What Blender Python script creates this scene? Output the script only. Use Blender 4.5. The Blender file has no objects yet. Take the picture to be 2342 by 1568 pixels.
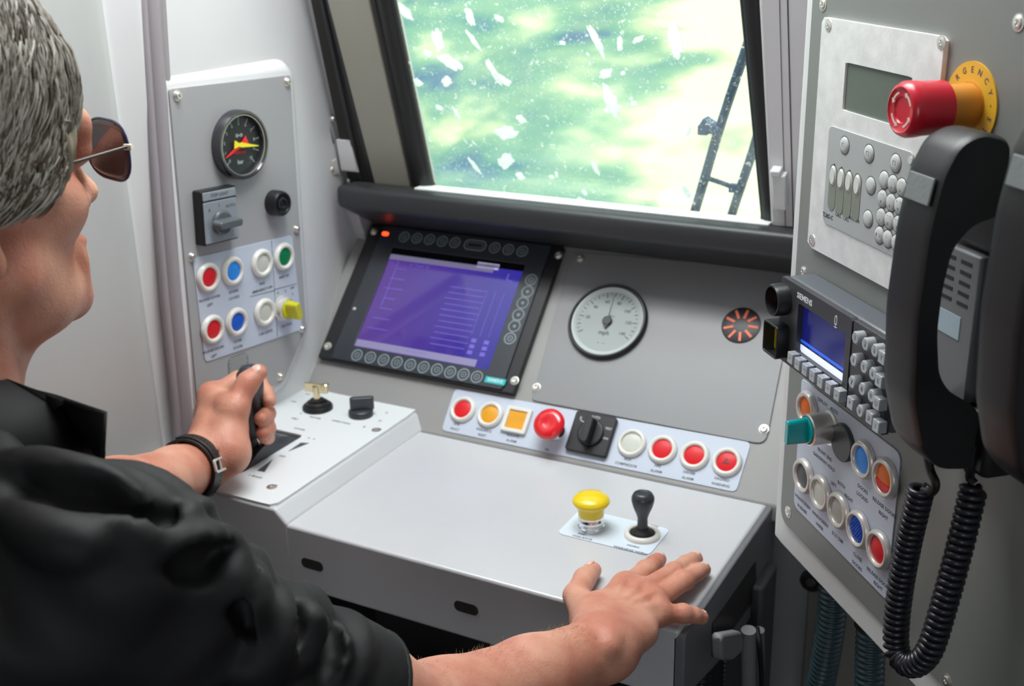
import bpy, bmesh, math, random
import numpy as np
from mathutils import Matrix, Vector, noise
random.seed(7)
sc = bpy.context.scene
col = sc.collection
R_ = math.radians

# ------------------------------------------------------------------ camera
IW, IH, FPX = 2342.0, 1568.0, 2703.45
CAMLOC = np.array([0.0, 0.0, 1.43])
CAM = np.array([[0.88015, 0.47415, -0.02289], [0.14541, -0.3152, -0.93782], [-0.45188, 0.82209, -0.34637]])
cd = bpy.data.cameras.new('camera'); cam = bpy.data.objects.new('camera', cd); col.objects.link(cam)
m = Matrix.Identity(4)
for i in range(3):
    m[i][0] = CAM[0][i]; m[i][1] = -CAM[1][i]; m[i][2] = -CAM[2][i]; m[i][3] = CAMLOC[i]
cam.matrix_world = m
cd.sensor_width = 36; cd.lens = FPX / IW * 36; cd.clip_start = 0.02; cd.clip_end = 500
cd.dof.use_dof = True; cd.dof.focus_distance = 1.02; cd.dof.aperture_fstop = 8.0
sc.camera = cam

# ------------------------------------------------------------------ light
sc.view_settings.view_transform = 'Standard'; sc.view_settings.look = 'None'
sc.view_settings.gamma = 1; sc.view_settings.use_curve_mapping = False
sc.view_settings.exposure = 0.22
w = bpy.data.worlds.new('sky'); sc.world = w; w.use_nodes = True
nt = w.node_tree; nt.nodes.clear()
wo = nt.nodes.new('ShaderNodeOutputWorld'); bg = nt.nodes.new('ShaderNodeBackground')
bg.inputs[0].default_value = (0.86, 0.95, 1.0, 1); bg.inputs[1].default_value = 0.9
nt.links.new(bg.outputs[0], wo.inputs[0])

def area(name, loc, target, sx, sy, power, color=(1, 1, 1)):
    l = bpy.data.lights.new(name, 'AREA'); l.shape = 'RECTANGLE'; l.size = sx; l.size_y = sy
    l.energy = power; l.color = color
    o = bpy.data.objects.new(name, l); col.objects.link(o); o.location = loc
    o.rotation_euler = (Vector(target) - Vector(loc)).to_track_quat('-Z', 'Y').to_euler()
    return o
sun = bpy.data.lights.new('sun', 'SUN'); sun.energy = 2.1; sun.angle = R_(2); sun.color = (1, .95, .85)
so = bpy.data.objects.new('sun', sun); col.objects.link(so)
so.rotation_euler = Vector((-0.35, 0.55, -0.8)).to_track_quat('-Z', 'Y').to_euler()
area('overhead_fill_light', (-0.62, 0.95, 2.05), (-0.62, 1.0, 0.8), 0.7, 0.4, 8.5, (0.97, 0.98, 1.0))  # area light added overhead to brighten the desk; no lamp fitting there
area('rear_fill_light', (0.22, -0.9, 1.25), (-0.75, 0.9, 0.75), 0.4, 0.7, 3.2, (0.93, 0.97, 1.0))  # added fill from behind for the desk front; no window stands there
area('windscreen_daylight', (-0.62, 1.16, 1.80), (-0.62, 0.70, 0.8), 0.8, 0.45, 8.5, (0.95, 1.0, 0.97))

# ------------------------------------------------------------------ materials
MATS = {}
def mat(name, c, rough=0.5, metal=0.0, bump=0.0, bscale=400, var=0.0, vscale=8, emit=0.0, trans=0.0, coat=0.0, sss=0.0, spec=0.5, alpha=1.0):
    if name in MATS: return MATS[name]
    m = bpy.data.materials.new(name); m.use_nodes = True; nt = m.node_tree
    b = nt.nodes['Principled BSDF']
    b.inputs['Base Color'].default_value = (*c, 1); b.inputs['Roughness'].default_value = rough
    b.inputs['Metallic'].default_value = metal; b.inputs['Specular IOR Level'].default_value = spec
    if trans: b.inputs['Transmission Weight'].default_value = trans
    if coat: b.inputs['Coat Weight'].default_value = coat; b.inputs['Coat Roughness'].default_value = 0.08
    if emit: b.inputs['Emission Color'].default_value = (*c, 1); b.inputs['Emission Strength'].default_value = emit
    if sss:
        b.inputs['Subsurface Weight'].default_value = sss; b.inputs['Subsurface Radius'].default_value = (0.012, 0.004, 0.002)
        b.inputs['Subsurface Scale'].default_value = 0.6
    tc = nt.nodes.new('ShaderNodeTexCoord')
    if var:
        n = nt.nodes.new('ShaderNodeTexNoise'); n.inputs['Scale'].default_value = vscale; n.inputs['Detail'].default_value = 4
        nt.links.new(tc.outputs['Object'], n.inputs['Vector'])
        r = nt.nodes.new('ShaderNodeValToRGB')
        r.color_ramp.elements[0].position = 0.3; r.color_ramp.elements[1].position = 0.7
        r.color_ramp.elements[0].color = (*[max(0, x * (1 - var)) for x in c], 1)
        r.color_ramp.elements[1].color = (*[min(1, x * (1 + var)) for x in c], 1)
        nt.links.new(n.outputs[0], r.inputs[0]); nt.links.new(r.outputs[0], b.inputs['Base Color'])
    if bump:
        n = nt.nodes.new('ShaderNodeTexNoise'); n.inputs['Scale'].default_value = bscale; n.inputs['Detail'].default_value = 3
        nt.links.new(tc.outputs['Object'], n.inputs['Vector'])
        bp = nt.nodes.new('ShaderNodeBump'); bp.inputs['Strength'].default_value = bump; bp.inputs['Distance'].default_value = 0.001
        nt.links.new(n.outputs[0], bp.inputs['Height']); nt.links.new(bp.outputs[0], b.inputs['Normal'])
    MATS[name] = m
    return m
WALL = mat('white_moulded_panel', (0.70, 0.70, 0.71), 0.38, bump=0.03, bscale=900, var=0.02)
WALLG = mat('pale_grey_moulded_panel', (0.50, 0.50, 0.52), 0.42, bump=0.03, bscale=900, var=0.02)
GREY = mat('grey_painted_plate', (0.255, 0.255, 0.265), 0.42, bump=0.06, bscale=1500, var=0.02)
DESK = mat('pale_grey_worktop', (0.58, 0.585, 0.61), 0.25, spec=0.9, bump=0.04, bscale=1300, var=0.02)
FACIA = mat('grey_fascia', (0.31, 0.305, 0.30), 0.42, bump=0.05, bscale=1200, var=0.02)
CTRL = mat('white_control_plate', (0.74, 0.76, 0.78), 0.4, bump=0.03, bscale=900)
LABEL = mat('blue_white_label_plate', (0.56, 0.61, 0.72), 0.45, var=0.01)
BLACK = mat('black_plastic', (0.012, 0.012, 0.014), 0.38)
RUBBER = mat('black_rubber', (0.018, 0.018, 0.02), 0.55, bump=0.05)
DGREY = mat('dark_grey_moulding', (0.030, 0.031, 0.034), 0.42, bump=0.05, bscale=900)
CHAR = mat('charcoal_plastic', (0.035, 0.04, 0.05), 0.32)
STEEL = mat('polished_steel', (0.80, 0.77, 0.72), 0.3, 0.85)
CHROME = mat('chrome', (0.85, 0.85, 0.87), 0.12, 1.0)
CREAM = mat('cream_bezel', (0.78, 0.76, 0.71), 0.32, coat=0.3)
SILVER = mat('silver_bezel', (0.70, 0.66, 0.62), 0.32, 0.35)
INK = mat('dark_printed_lettering', (0.06, 0.065, 0.085), 0.6)
WINK = mat('white_printed_lettering', (0.75, 0.77, 0.8), 0.6)
GAP = mat('dark_gap', (0.03, 0.028, 0.025), 0.7)
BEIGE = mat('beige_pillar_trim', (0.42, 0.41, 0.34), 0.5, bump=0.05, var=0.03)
PINKG = mat('grey_door_seal', (0.33, 0.30, 0.32), 0.45, var=0.03)

def lensmat(name, c, rough=0.3):
    return mat(name, c, 0.45, coat=0.06, var=0.06, vscale=60, spec=0.3)
RED = lensmat('red_lens', (0.72, 0.012, 0.02)); BLUE = lensmat('blue_lens', (0.01, 0.11, 0.62))
LBLUE = lensmat('light_blue_lens', (0.03, 0.28, 0.85)); GREEN = lensmat('green_lens', (0.0, 0.2, 0.07))
AMBER = lensmat('amber_lens', (0.80, 0.36, 0.02)); ORANGE = lensmat('orange_lens', (0.85, 0.17, 0.01))
WHITEL = lensmat('off_white_lens', (0.62, 0.63, 0.57)); TAUPE = lensmat('taupe_lens', (0.44, 0.42, 0.38))
GREYL = lensmat('grey_lens', (0.09, 0.09, 0.10))
YELLOW = mat('yellow_plastic', (0.85, 0.62, 0.01), 0.3, coat=0.3)
YELLOWP = mat('yellow_disc', (0.75, 0.42, 0.03), 0.45)

# ------------------------------------------------------------------ mesh helpers
class G:
    def __init__(s): s.bm = bmesh.new()
    def _add(s, vs, fs, M=None):
        if M is not None: vs = [M @ Vector(v) for v in vs]
        b = [s.bm.verts.new(v) for v in vs]
        for f in fs:
            try: s.bm.faces.new([b[i] for i in f])
            except ValueError: pass
        return s
    def box(s, x, y, z, sx, sy, sz, rz=0, M=None):
        v = [(sx/2*i, sy/2*j, sz/2*k) for i in (-1, 1) for j in (-1, 1) for k in (-1, 1)]
        T = Matrix.Translation((x, y, z)) @ Matrix.Rotation(rz, 4, 'Z')
        if M is not None: T = M @ T
        return s._add(v, [(0, 1, 3, 2), (4, 6, 7, 5), (0, 4, 5, 1), (2, 3, 7, 6), (0, 2, 6, 4), (1, 5, 7, 3)], T)
    def prism(s, pts, z0, z1, M=None, top=None):
        n = len(pts); top = top or pts
        v = [(p[0], p[1], z0) for p in pts] + [(p[0], p[1], z1) for p in top]
        f = [tuple(range(n))[::-1], tuple(range(n, 2*n))] + [(i, (i+1) % n, n+(i+1) % n, n+i) for i in range(n)]
        return s._add(v, f, M)
    def ring(s, po, pi, z0, z1, M=None):
        n = len(po)
        v = [(p[0], p[1], z) for z in (z0, z1) for P in (po, pi) for p in P]
        f = []
        for i in range(n):
            j = (i+1) % n
            f += [(i, j, 2*n+j, 2*n+i), (n+j, n+i, 3*n+i, 3*n+j), (2*n+i, 2*n+j, 3*n+j, 3*n+i), (j, i, n+i, n+j)]
        return s._add(v, f, M)
    def lathe(s, prof, x=0, y=0, seg=32, M=None, sx=1.0, cap=True):
        v, f = [], []; n = len(prof)
        for k in range(seg):
            a = 2*math.pi*k/seg
            for r, z in prof: v.append((x + r*sx*math.cos(a), y + r*math.sin(a), z))
        for k in range(seg):
            k2 = (k+1) % seg
            for i in range(n-1): f.append((k*n+i, k2*n+i, k2*n+i+1, k*n+i+1))
        if cap and prof[0][0] > 1e-6: f.append(tuple(k*n for k in range(seg))[::-1])
        if cap and prof[-1][0] > 1e-6: f.append(tuple(k*n+n-1 for k in range(seg)))
        s._add(v, f, M); bmesh.ops.remove_doubles(s.bm, verts=s.bm.verts, dist=1e-7); return s
    def cyl(s, r, z0, z1, x=0, y=0, seg=32, M=None, b=0.0):
        p = [(0, z0), (r, z0), (r, z1-b), (r-b, z1), (0, z1)] if b else [(0, z0), (r, z0), (r, z1), (0, z1)]
        return s.lathe(p, x, y, seg, M)
    def tube(s, path, rad, seg=10, closed=False, M=None, cap=True, flat=1.0):
        P = [Vector(p) for p in path]; n = len(P)
        if not hasattr(rad, '__len__'): rad = [rad]*n
        T = [(P[(i+1) % n if closed else min(i+1, n-1)] - P[(i-1) % n if closed else max(i-1, 0)]).normalized() for i in range(n)]
        up = Vector((0, 0, 1)) if abs(T[0].z) < 0.9 else Vector((1, 0, 0))
        N = [(up - T[0]*up.dot(T[0])).normalized()]
        for i in range(1, n):
            q = N[-1] - T[i]*N[-1].dot(T[i]); N.append(q.normalized() if q.length > 1e-9 else N[-1])
        v, f = [], []
        for i in range(n):
            B = T[i].cross(N[i])
            for k in range(seg):
                a = 2*math.pi*k/seg; v.append(P[i] + (N[i]*math.cos(a)*flat + B*math.sin(a))*rad[i])
        for i in range(n if closed else n-1):
            i2 = (i+1) % n
            for k in range(seg):
                k2 = (k+1) % seg; f.append((i*seg+k, i*seg+k2, i2*seg+k2, i2*seg+k))
        if cap and not closed: f += [tuple(range(seg))[::-1], tuple((n-1)*seg+k for k in range(seg))]
        return s._add(v, f, M)
    def mesh(s, me, M=None):
        t = bmesh.new(); t.from_mesh(me)
        if M is not None: bmesh.ops.transform(t, matrix=M, verts=t.verts)
        tm = bpy.data.meshes.new('t'); t.to_mesh(tm); t.free(); s.bm.from_mesh(tm); bpy.data.meshes.remove(tm); return s
    def obj(s, name, m, parent=None, bev=0.0, seg=2, ang=35, sub=0):
        bm = s.bm; bmesh.ops.recalc_face_normals(bm, faces=bm.faces)
        for e in bm.edges:
            if len(e.link_faces) == 2: e.smooth = e.calc_face_angle(0) < R_(ang)
        for f in bm.faces: f.smooth = True
        me = bpy.data.meshes.new(name); bm.to_mesh(me); bm.free()
        o = bpy.data.objects.new(name, me); col.objects.link(o)
        for q in (m if isinstance(m, (list, tuple)) else [m]): me.materials.append(q)
        if parent is not None: o.parent = parent
        if bev:
            md = o.modifiers.new('bevel', 'BEVEL'); md.width = bev; md.segments = seg; md.limit_method = 'ANGLE'; md.angle_limit = R_(30)
            md.harden_normals = False
        if sub:
            md = o.modifiers.new('sub', 'SUBSURF'); md.levels = sub; md.render_levels = sub
        return o

def rrect(cx, cy, w, h, r, k=5):
    P = []
    for (sx, sy, a0) in ((1, 1, 0), (-1, 1, 90), (-1, -1, 180), (1, -1, 270)):
        for i in range(k+1):
            a = R_(a0 + 90*i/k); P.append((cx + sx*(w/2-r) + r*math.cos(a), cy + sy*(h/2-r) + r*math.sin(a)))
    return P
def rpoly(pts, r, k=4):
    P = []; n = len(pts)
    if not hasattr(r, '__len__'): r = [r]*n
    for i in range(n):
        p = Vector(pts[i][:2]); a = Vector(pts[i-1][:2]) - p; b = Vector(pts[(i+1) % n][:2]) - p
        rr = min(r[i], a.length*0.45, b.length*0.45)
        if rr <= 0: P.append(tuple(p)); continue
        A = p + a.normalized()*rr; B = p + b.normalized()*rr
        for j in range(k+1):
            t = j/k; P.append(tuple(A*(1-t)**2 + p*2*t*(1-t) + B*t*t))
    return P
def circ(x, y, r, n=32, sy=None): return [(x + r*math.cos(2*math.pi*i/n), y + (sy or r)*math.sin(2*math.pi*i/n)) for i in range(n)]

class Frame:
    """a flat surface of the cab: origin o, directions u (right), v (up), n (out of the surface)"""
    def __init__(s, o, u, v):
        s.o = np.array(o, float); s.u = np.array(u, float)/np.linalg.norm(u)
        v = np.array(v, float); v = v - s.u*(v @ s.u); s.v = v/np.linalg.norm(v); s.n = np.cross(s.u, s.v)
        M = Matrix.Identity(4)
        for i in range(3): M[i][0] = s.u[i]; M[i][1] = s.v[i]; M[i][2] = s.n[i]; M[i][3] = s.o[i]
        s.M = M
    def off(s, d): return Frame(s.o + s.n*d, s.u, s.v)
    def at(s, x, y):
        d = ray(x, y); t = ((s.o - CAMLOC) @ s.n)/(d @ s.n); p = CAMLOC + d*t - s.o
        return (float(p @ s.u), float(p @ s.v))
    def w(s, a, b, c=0): return Vector(s.o + s.u*a + s.v*b + s.n*c)
def ray(x, y): return CAM.T @ np.array([(x-IW/2)/FPX, (y-IH/2)/FPX, 1.0])
def atdepth(x, y, d): return Vector(CAMLOC + ray(x, y)*d)

def tag(o, label=None, cat=None, group=None, kind=None):
    for k, v in (('label', label), ('category', cat), ('group', group), ('kind', kind)):
        if v: o[k] = v
    return o
def thing(name, label, cat, fr=None, uv=(0, 0), off=0.0, rz=0.0, group=None, loc=None, M=None):
    o = bpy.data.objects.new(name, None); col.objects.link(o); o.empty_display_size = 0.02
    if M is None:
        if fr is not None: M = fr.M @ Matrix.Translation((uv[0], uv[1], off)) @ Matrix.Rotation(rz, 4, 'Z')
        else: M = Matrix.Translation(loc or (0, 0, 0))
    o.matrix_world = M
    return tag(o, label, cat, group)
def struct(name, g, m, **k):
    o = g.obj(name, m, None, **k); o['kind'] = 'structure'; return o
def dup(root, M, label=None, name=None, group=None):
    r = root.copy(); col.objects.link(r); r.matrix_world = M
    if label: r['label'] = label
    if group: r['group'] = group
    def rec(o, p):
        for ch in [c for c in col.objects if c.parent == o]:
            c = ch.copy(); col.objects.link(c); c.parent = p; rec(ch, c)
    rec(root, r); return r

_fc = {}
def text(g, s, x, y, size, z=0.0, rz=0.0, align='CENTER', bold=0.0, M=None, sx=1.0):
    k = (s, round(size, 5), align, bold)
    if k not in _fc:
        c = bpy.data.curves.new('t', 'FONT'); c.body = s; c.size = size; c.align_x = align; c.align_y = 'CENTER'
        c.extrude = 0.00012; c.resolution_u = 2; c.offset = bold*size
        o = bpy.data.objects.new('t', c); me = o.to_mesh().copy(); o.to_mesh_clear()
        bpy.data.objects.remove(o); bpy.data.curves.remove(c); _fc[k] = me
    T = Matrix.Translation((x, y, z)) @ Matrix.Rotation(rz, 4, 'Z') @ Matrix.Diagonal((sx, 1, 1, 1))
    g.mesh(_fc[k], (M @ T) if M is not None else T)

# ------------------------------------------------------------------ reference surfaces
ZD = 0.78                                        # worktop height
YF, YB, XL, XR = 0.913, 1.195, -1.02, -0.328     # worktop front, back, left wall, right end
FACE = Frame((XL, YB, ZD), (1, 0, 0), (0, math.cos(R_(46)), math.sin(R_(46))))
DESKF = Frame((0, 0, ZD), (1, 0, 0), (0, 1, 0))
BOX = Frame((0, 0, 0.800), (1, 0, 0), (0, 1, 0))
FRONT = Frame((0, YF, 0), (1, 0, 0), (0, 0, 1))
SIDE = Frame((XR, 0, 0), (0, 1, 0), (0, 0, 1))
LW = Frame((XL, 0, 0), (0, 1, 0), (0, 0, 1))
WS = Frame((0, 1.375, 1.055), (1, 0, 0), (0, -.319, .948))
_lu = CAMLOC + ray(474, 634)*1.45
LP = Frame(_lu, (0.06, 0.995, -0.063), (0.005, 0.066, 0.998))
_ru = CAMLOC + ray(2015, 1255)*1.03
RP = Frame(_ru, (0.6769, -0.7361, 0), (0, 0, 1))

def screw(parent, fr, px, py, r=0.0045, h=0.0025, z0=0.0, name='screw', ret=None):
    """a domed hex-socket screw on a washer; parent sits in frame `fr`"""
    a, b = fr.at(px, py) if ret is None else ret
    g = G(); g.lathe([(r*1.25, z0), (r*1.25, z0+0.0006), (r, z0+0.0007), (r*.95, z0+h*.6), (r*.7, z0+h), (r*.42, z0+h), (r*.38, z0+h*.45), (0, z0+h*.4)], a, b, 20)
    return g.obj(name, STEEL, parent)

# ================================================================== SETTING
g = G(); g.box(-0.6, 0.3, -0.01, 2.4, 3.4, 0.02); struct('floor', g, mat('dark_floor', (0.05, 0.05, 0.055), 0.6, var=0.1))
g = G(); g.box(-0.35, 0.0, 2.15, 1.6, 2.7, 0.04); struct('ceiling', g, WALL)
g = G(); g.box(-0.35, -1.35, 1.07, 1.6, 0.04, 2.14); struct('wall_back', g, WALLG)
g = G(); g.box(0.45, 0.0, 1.07, 0.04, 2.7, 2.14); struct('wall_right', g, WALLG)
# left wall: one sheet with a soft turn towards the door opening
g = G()
ys = [(-1.35, -0.002), (0.55, -0.002), (0.85, -0.002), (0.90, 0.0), (0.925, 0.003), (0.94, 0.007), (0.95, 0.006), (0.955, 0.0), (0.962, 0.0), (0.985, 0.017), (1.0, 0.019), (1.10, 0.020), (1.24, 0.020), (1.28, 0.014), (1.33, 0.003), (1.38, -0.008), (1.42, -0.014)]
ya = [q for q in ys if q[0] <= .956]; yb_ = [q for q in ys if q[0] >= .955]
g.prism([(XL + dx, y) for y, dx in yb_] + [(XL - 0.06, 1.42), (XL - 0.06, .955)], 0.0, 2.13); struct('wall_left', g, WALL, ang=50)
g = G(); g.prism([(XL + dx, y) for y, dx in ya] + [(XL - 0.06, .9545), (XL - 0.06, -1.35)], 0.0, 2.13); struct('door_1', g, mat('grey_white_door_leaf', (.50, .51, .505), .38, bump=.03, bscale=900, var=.02), ang=50)
# curved door seal strip
cl = [LW.at(x, y) for x, y in ((322, -900), (322, -400), (322, 0), (332, 150), (344, 320), (358, 500), (371, 660), (388, 830), (404, 1000), (416, 1160))]
g = G()
for o, r, h in ((-.013, .0055, 1.0), (0, .011, 1.0), (.0145, .006, 1.0)):
    g.tube([(XL + 0.0155, a + o, b) for a, b in cl], r, 12, flat=1.0)
struct('trim_1', g, PINKG)
# front wall lower part and windscreen surround
g = G(); g.box(-0.35, 1.475, 0.5, 1.4, 0.03, 1.0); struct('wall_front', g, WALLG)
wl = WS.at(985, 440)[0]; wr = WS.at(1764, 525)[0]; wlt = WS.at(893, 0)[0]; wrt = WS.at(1716, 0)[0]
vt = WS.at(1300, 0)[1] + 0.12
kL = (wlt - wl)/WS.at(893, 0)[1]; kR = (wrt - wr)/WS.at(1716, 0)[1]
def wq(d, b, t): return [(wl - d, b), (wr + d, b), (wr + d + kR*t, t), (wl - d + kL*t, t)]
g = G(); g.ring([(-1.10, -0.06), (0.45, -0.06), (0.45, 0.75), (-1.10, 0.75)], wq(0.0, 0.0, vt), -0.018, -0.012, WS.M)
struct('trim_2', g, WALL)
blx = WS.at(938, 430)[0]; blx2 = WS.at(862, 425)[0]
g = G(); g.prism(rpoly([(blx2, 0.0), (blx+.003, 0.0), (blx + kL*.7+.003, .7), (blx2 + (WS.at(752, 0)[0]-blx2)/WS.at(752, 0)[1]*.7, .7)], .002), -0.015, 0.004, WS.M)
struct('trim_3', g, BEIGE, bev=0.003)
# black glazing seal
g = G()
q = wq(0.004, 0.0, vt); g.tube([(p[0], p[1], 0.002) for p in rpoly(q, 0.02, 5)], 0.0125, 12, closed=True, M=WS.M)
q = wq(-0.004, 0.004, vt-.004); g.tube([(p[0], p[1], 0.004) for p in rpoly(q, 0.02, 5)], 0.006, 10, closed=True, M=WS.M)
q = wq(0.022, 0.0, vt+.02); g.tube([(p[0], p[1], -0.002) for p in rpoly(q, 0.02, 5)], 0.007, 10, closed=True, M=WS.M)
struct('trim_4', g, RUBBER)
# dark channel where the left wall meets the windscreen frame
def strip(g, x0, x1, xt0, xt1, z0, z1, t=.62):
    a, b = WS.at(x0, 425)[0], WS.at(x1, 425)[0]; vv = WS.at(800, 0)[1]; c, d = WS.at(xt0, 0)[0], WS.at(xt1, 0)[0]
    ka, kb = (c-a)/vv, (d-b)/vv
    g.prism([(a, 0.0), (b, 0.0), (b + kb*t, t), (a + ka*t, t)], z0, z1, WS.M)
g = G(); strip(g, 800, 862, 712, 755, -.012, 0.001); struct('trim_5', g, GAP)
g = G(); strip(g, 828, 836, 737, 743, 0.0, 0.006); strip(g, 852, 862, 748, 756, 0.0, 0.004); struct('trim_6', g, DGREY, bev=0.001)
# right windscreen pillar
ra = WS.at(1775, 525)[0]; rb = WS.at(1748, 0)[0]; vv = WS.at(1748, 0)[1]; kr = (rb-ra)/vv
g = G(); g.prism([(ra, 0.0), (ra+.2, 0.0), (ra+.2+kr*.7, .7), (ra + kr*.7, .7)], -0.01, 0.02, WS.M)
struct('trim_7', g, mat('pillar_paint', (0.78, 0.76, 0.78), 0.4, var=0.02), bev=0.004)
g = G()
for xa, xb, wd in ((1800, 1810, .0012), (1782, 1792, .0006)):
    a = WS.off(.02).at(xb, 440)[0]; c = WS.off(.02).at(xa, 0)[0]; k2 = (c-a)/vv
    g.prism([(a, .0), (a+wd, .0), (a+wd + k2*.6, .6), (a + k2*.6, .6)], 0.018, 0.0205, WS.M)
struct('trim_8', g, GAP)

# glass, with dried splashes
gm = bpy.data.materials.new('dirty_windscreen_glass'); gm.use_nodes = True; nt = gm.node_tree; N = nt.nodes; L = nt.links
N.clear(); out = N.new('ShaderNodeOutputMaterial'); tr = N.new('ShaderNodeBsdfTransparent'); gl = N.new('ShaderNodeBsdfGlossy'); gl.inputs['Roughness'].default_value = .03
tr.inputs[0].default_value = (.93, 1.0, .97, 1)
mx = N.new('ShaderNodeMixShader'); mx.inputs[0].default_value = 0.05; L.new(tr.outputs[0], mx.inputs[1]); L.new(gl.outputs[0], mx.inputs[2])
tl = N.new('ShaderNodeBsdfTranslucent'); tl.inputs[0].default_value = (1, 1, 1, 1)
tc = N.new('ShaderNodeTexCoord')
def spots(scale, lo, hi, keep):
    wv = N.new('ShaderNodeTexNoise'); wv.inputs['Scale'].default_value = scale*1.5; wv.inputs['Detail'].default_value = 3
    L.new(tc.outputs['Object'], wv.inputs['Vector'])
    ad = N.new('ShaderNodeMixRGB'); ad.blend_type = 'LINEAR_LIGHT'; ad.inputs[0].default_value = 0.012
    L.new(tc.outputs['Object'], ad.inputs[1]); L.new(wv.outputs['Color'], ad.inputs[2])
    v = N.new('ShaderNodeTexVoronoi'); v.inputs['Scale'].default_value = scale; L.new(ad.outputs[0], v.inputs['Vector'])
    mr = N.new('ShaderNodeMapRange'); mr.inputs[1].default_value = lo; mr.inputs[2].default_value = hi; mr.inputs[3].default_value = 1; mr.inputs[4].default_value = 0
    L.new(v.outputs['Distance'], mr.inputs[0])
    sp = N.new('ShaderNodeSeparateColor'); L.new(v.outputs['Color'], sp.inputs[0])
    gt = N.new('ShaderNodeMath'); gt.operation = 'GREATER_THAN'; gt.inputs[1].default_value = keep; L.new(sp.outputs[0], gt.inputs[0])
    ml = N.new('ShaderNodeMath'); ml.operation = 'MULTIPLY'; L.new(mr.outputs[0], ml.inputs[0]); L.new(gt.outputs[0], ml.inputs[1])
    return ml.outputs[0]
s1 = spots(70, .10, .22, .55); s2 = spots(160, .12, .3, .6)
mxx = N.new('ShaderNodeMath'); mxx.operation = 'MAXIMUM'; L.new(s1, mxx.inputs[0]); L.new(s2, mxx.inputs[1])
nz = N.new('ShaderNodeTexNoise'); nz.inputs['Scale'].default_value = 9; nz.inputs['Detail'].default_value = 5; L.new(tc.outputs['Object'], nz.inputs['Vector'])
hz = N.new('ShaderNodeMapRange'); hz.inputs[1].default_value = .4; hz.inputs[2].default_value = .8; hz.inputs[3].default_value = .02; hz.inputs[4].default_value = .09; L.new(nz.outputs[0], hz.inputs[0])
s75 = N.new('ShaderNodeMath'); s75.operation = 'MULTIPLY'; s75.inputs[1].default_value = .7; L.new(mxx.outputs[0], s75.inputs[0])
fin = N.new('ShaderNodeMath'); fin.operation = 'MAXIMUM'; L.new(s75.outputs[0], fin.inputs[0]); L.new(hz.outputs[0], fin.inputs[1])
mx2 = N.new('ShaderNodeMixShader'); L.new(fin.outputs[0], mx2.inputs[0]); L.new(mx.outputs[0], mx2.inputs[1]); L.new(tl.outputs[0], mx2.inputs[2])
L.new(mx2.outputs[0], out.inputs[0])
wroot = bpy.data.objects.new('window_1', None); col.objects.link(wroot); wroot.matrix_world = WS.M; wroot['kind'] = 'structure'
g = G(); g.prism(wq(0.006, -.004, vt + .004), -0.006, 0.0); g.obj('window_pane', gm, wroot)
# thick dried splats on the outside of the glass
SPL = mat('dried_white_splash', (0.95, 0.95, 0.93), 0.8)
sn = SPL.node_tree; st = sn.nodes.new('ShaderNodeBsdfTranslucent'); st.inputs[0].default_value = (1, 1, 1, 1)
sn.links.new(st.outputs[0], sn.nodes['Material Output'].inputs[0])
rs = random.Random(3)
def splat(g, px, py, a, b, ang):
    c = WS.off(-.007).at(px, py); s = WS.off(-.007).at(px+1, py); k = abs(s[0]-c[0])
    n = 26; ph = [rs.uniform(0, 6.28) for _ in range(5)]
    P = []
    for i in range(n):
        t = 2*math.pi*i/n; rr = 1.25 + .2*math.sin(2*t+ph[0]) + .15*math.sin(4*t+ph[1]) + .10*math.sin(7*t+ph[2]) + .07*math.sin(11*t+ph[3])
        x, y = a*k*rr*math.cos(t), b*k*rr*math.sin(t)
        P.append((c[0] + x*math.cos(ang) - y*math.sin(ang), c[1] + x*math.sin(ang) + y*math.cos(ang)))
    g.prism(P, -.0072, -.0062)
g = G()
for px, py, a, b, an in ((915, 18, 22, 10, -40), (1075, 38, 7, 16, 20), (1142, 42, 9, 5, -40), (1002, 92, 9, 20, 5), (1083, 92, 5, 17, 28), (1130, 165, 6, 24, 30),
        (1150, 182, 18, 6, -25), (1030, 142, 22, 10, -35), (1022, 186, 9, 8, 0), (955, 188, 8, 7, 0), (935, 146, 6, 6, 0), (1362, 88, 6, 28, 25), (1376, 118, 4, 12, 15), (1418, 100, 5, 14, 0),
        (1460, 90, 11, 5, 35), (1545, 92, 12, 34, 10), (1386, 168, 14, 7, 20), (1425, 167, 4, 4, 0), (1397, 230, 12, 26, 8), (1402, 248, 16, 8, 0), (1158, 303, 22, 10, 15), (1192, 272, 8, 7, 0),
        (1157, 368, 16, 11, 20), (1085, 378, 4, 14, 28), (1190, 402, 8, 6, 0), (1362, 384, 5, 12, 20), (1333, 460, 9, 7, -30), (1262, 404, 4, 4, 0), (1273, 398, 3, 5, 0), (1450, 236, 5, 5, 0), (1044, 258, 4, 10, 20),
        (1005, 246, 6, 5, 0), (1575, 300, 4, 9, -20), (1570, 438, 5, 14, 30), (978, 122, 9, 5, -30), (1287, 98, 5, 4, 0), (1337, 440, 4, 6, 0)):
    splat(g, px, py, a, b, R_(an))
tag(g.obj('splash_marks', SPL, wroot), kind='stuff')

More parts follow.
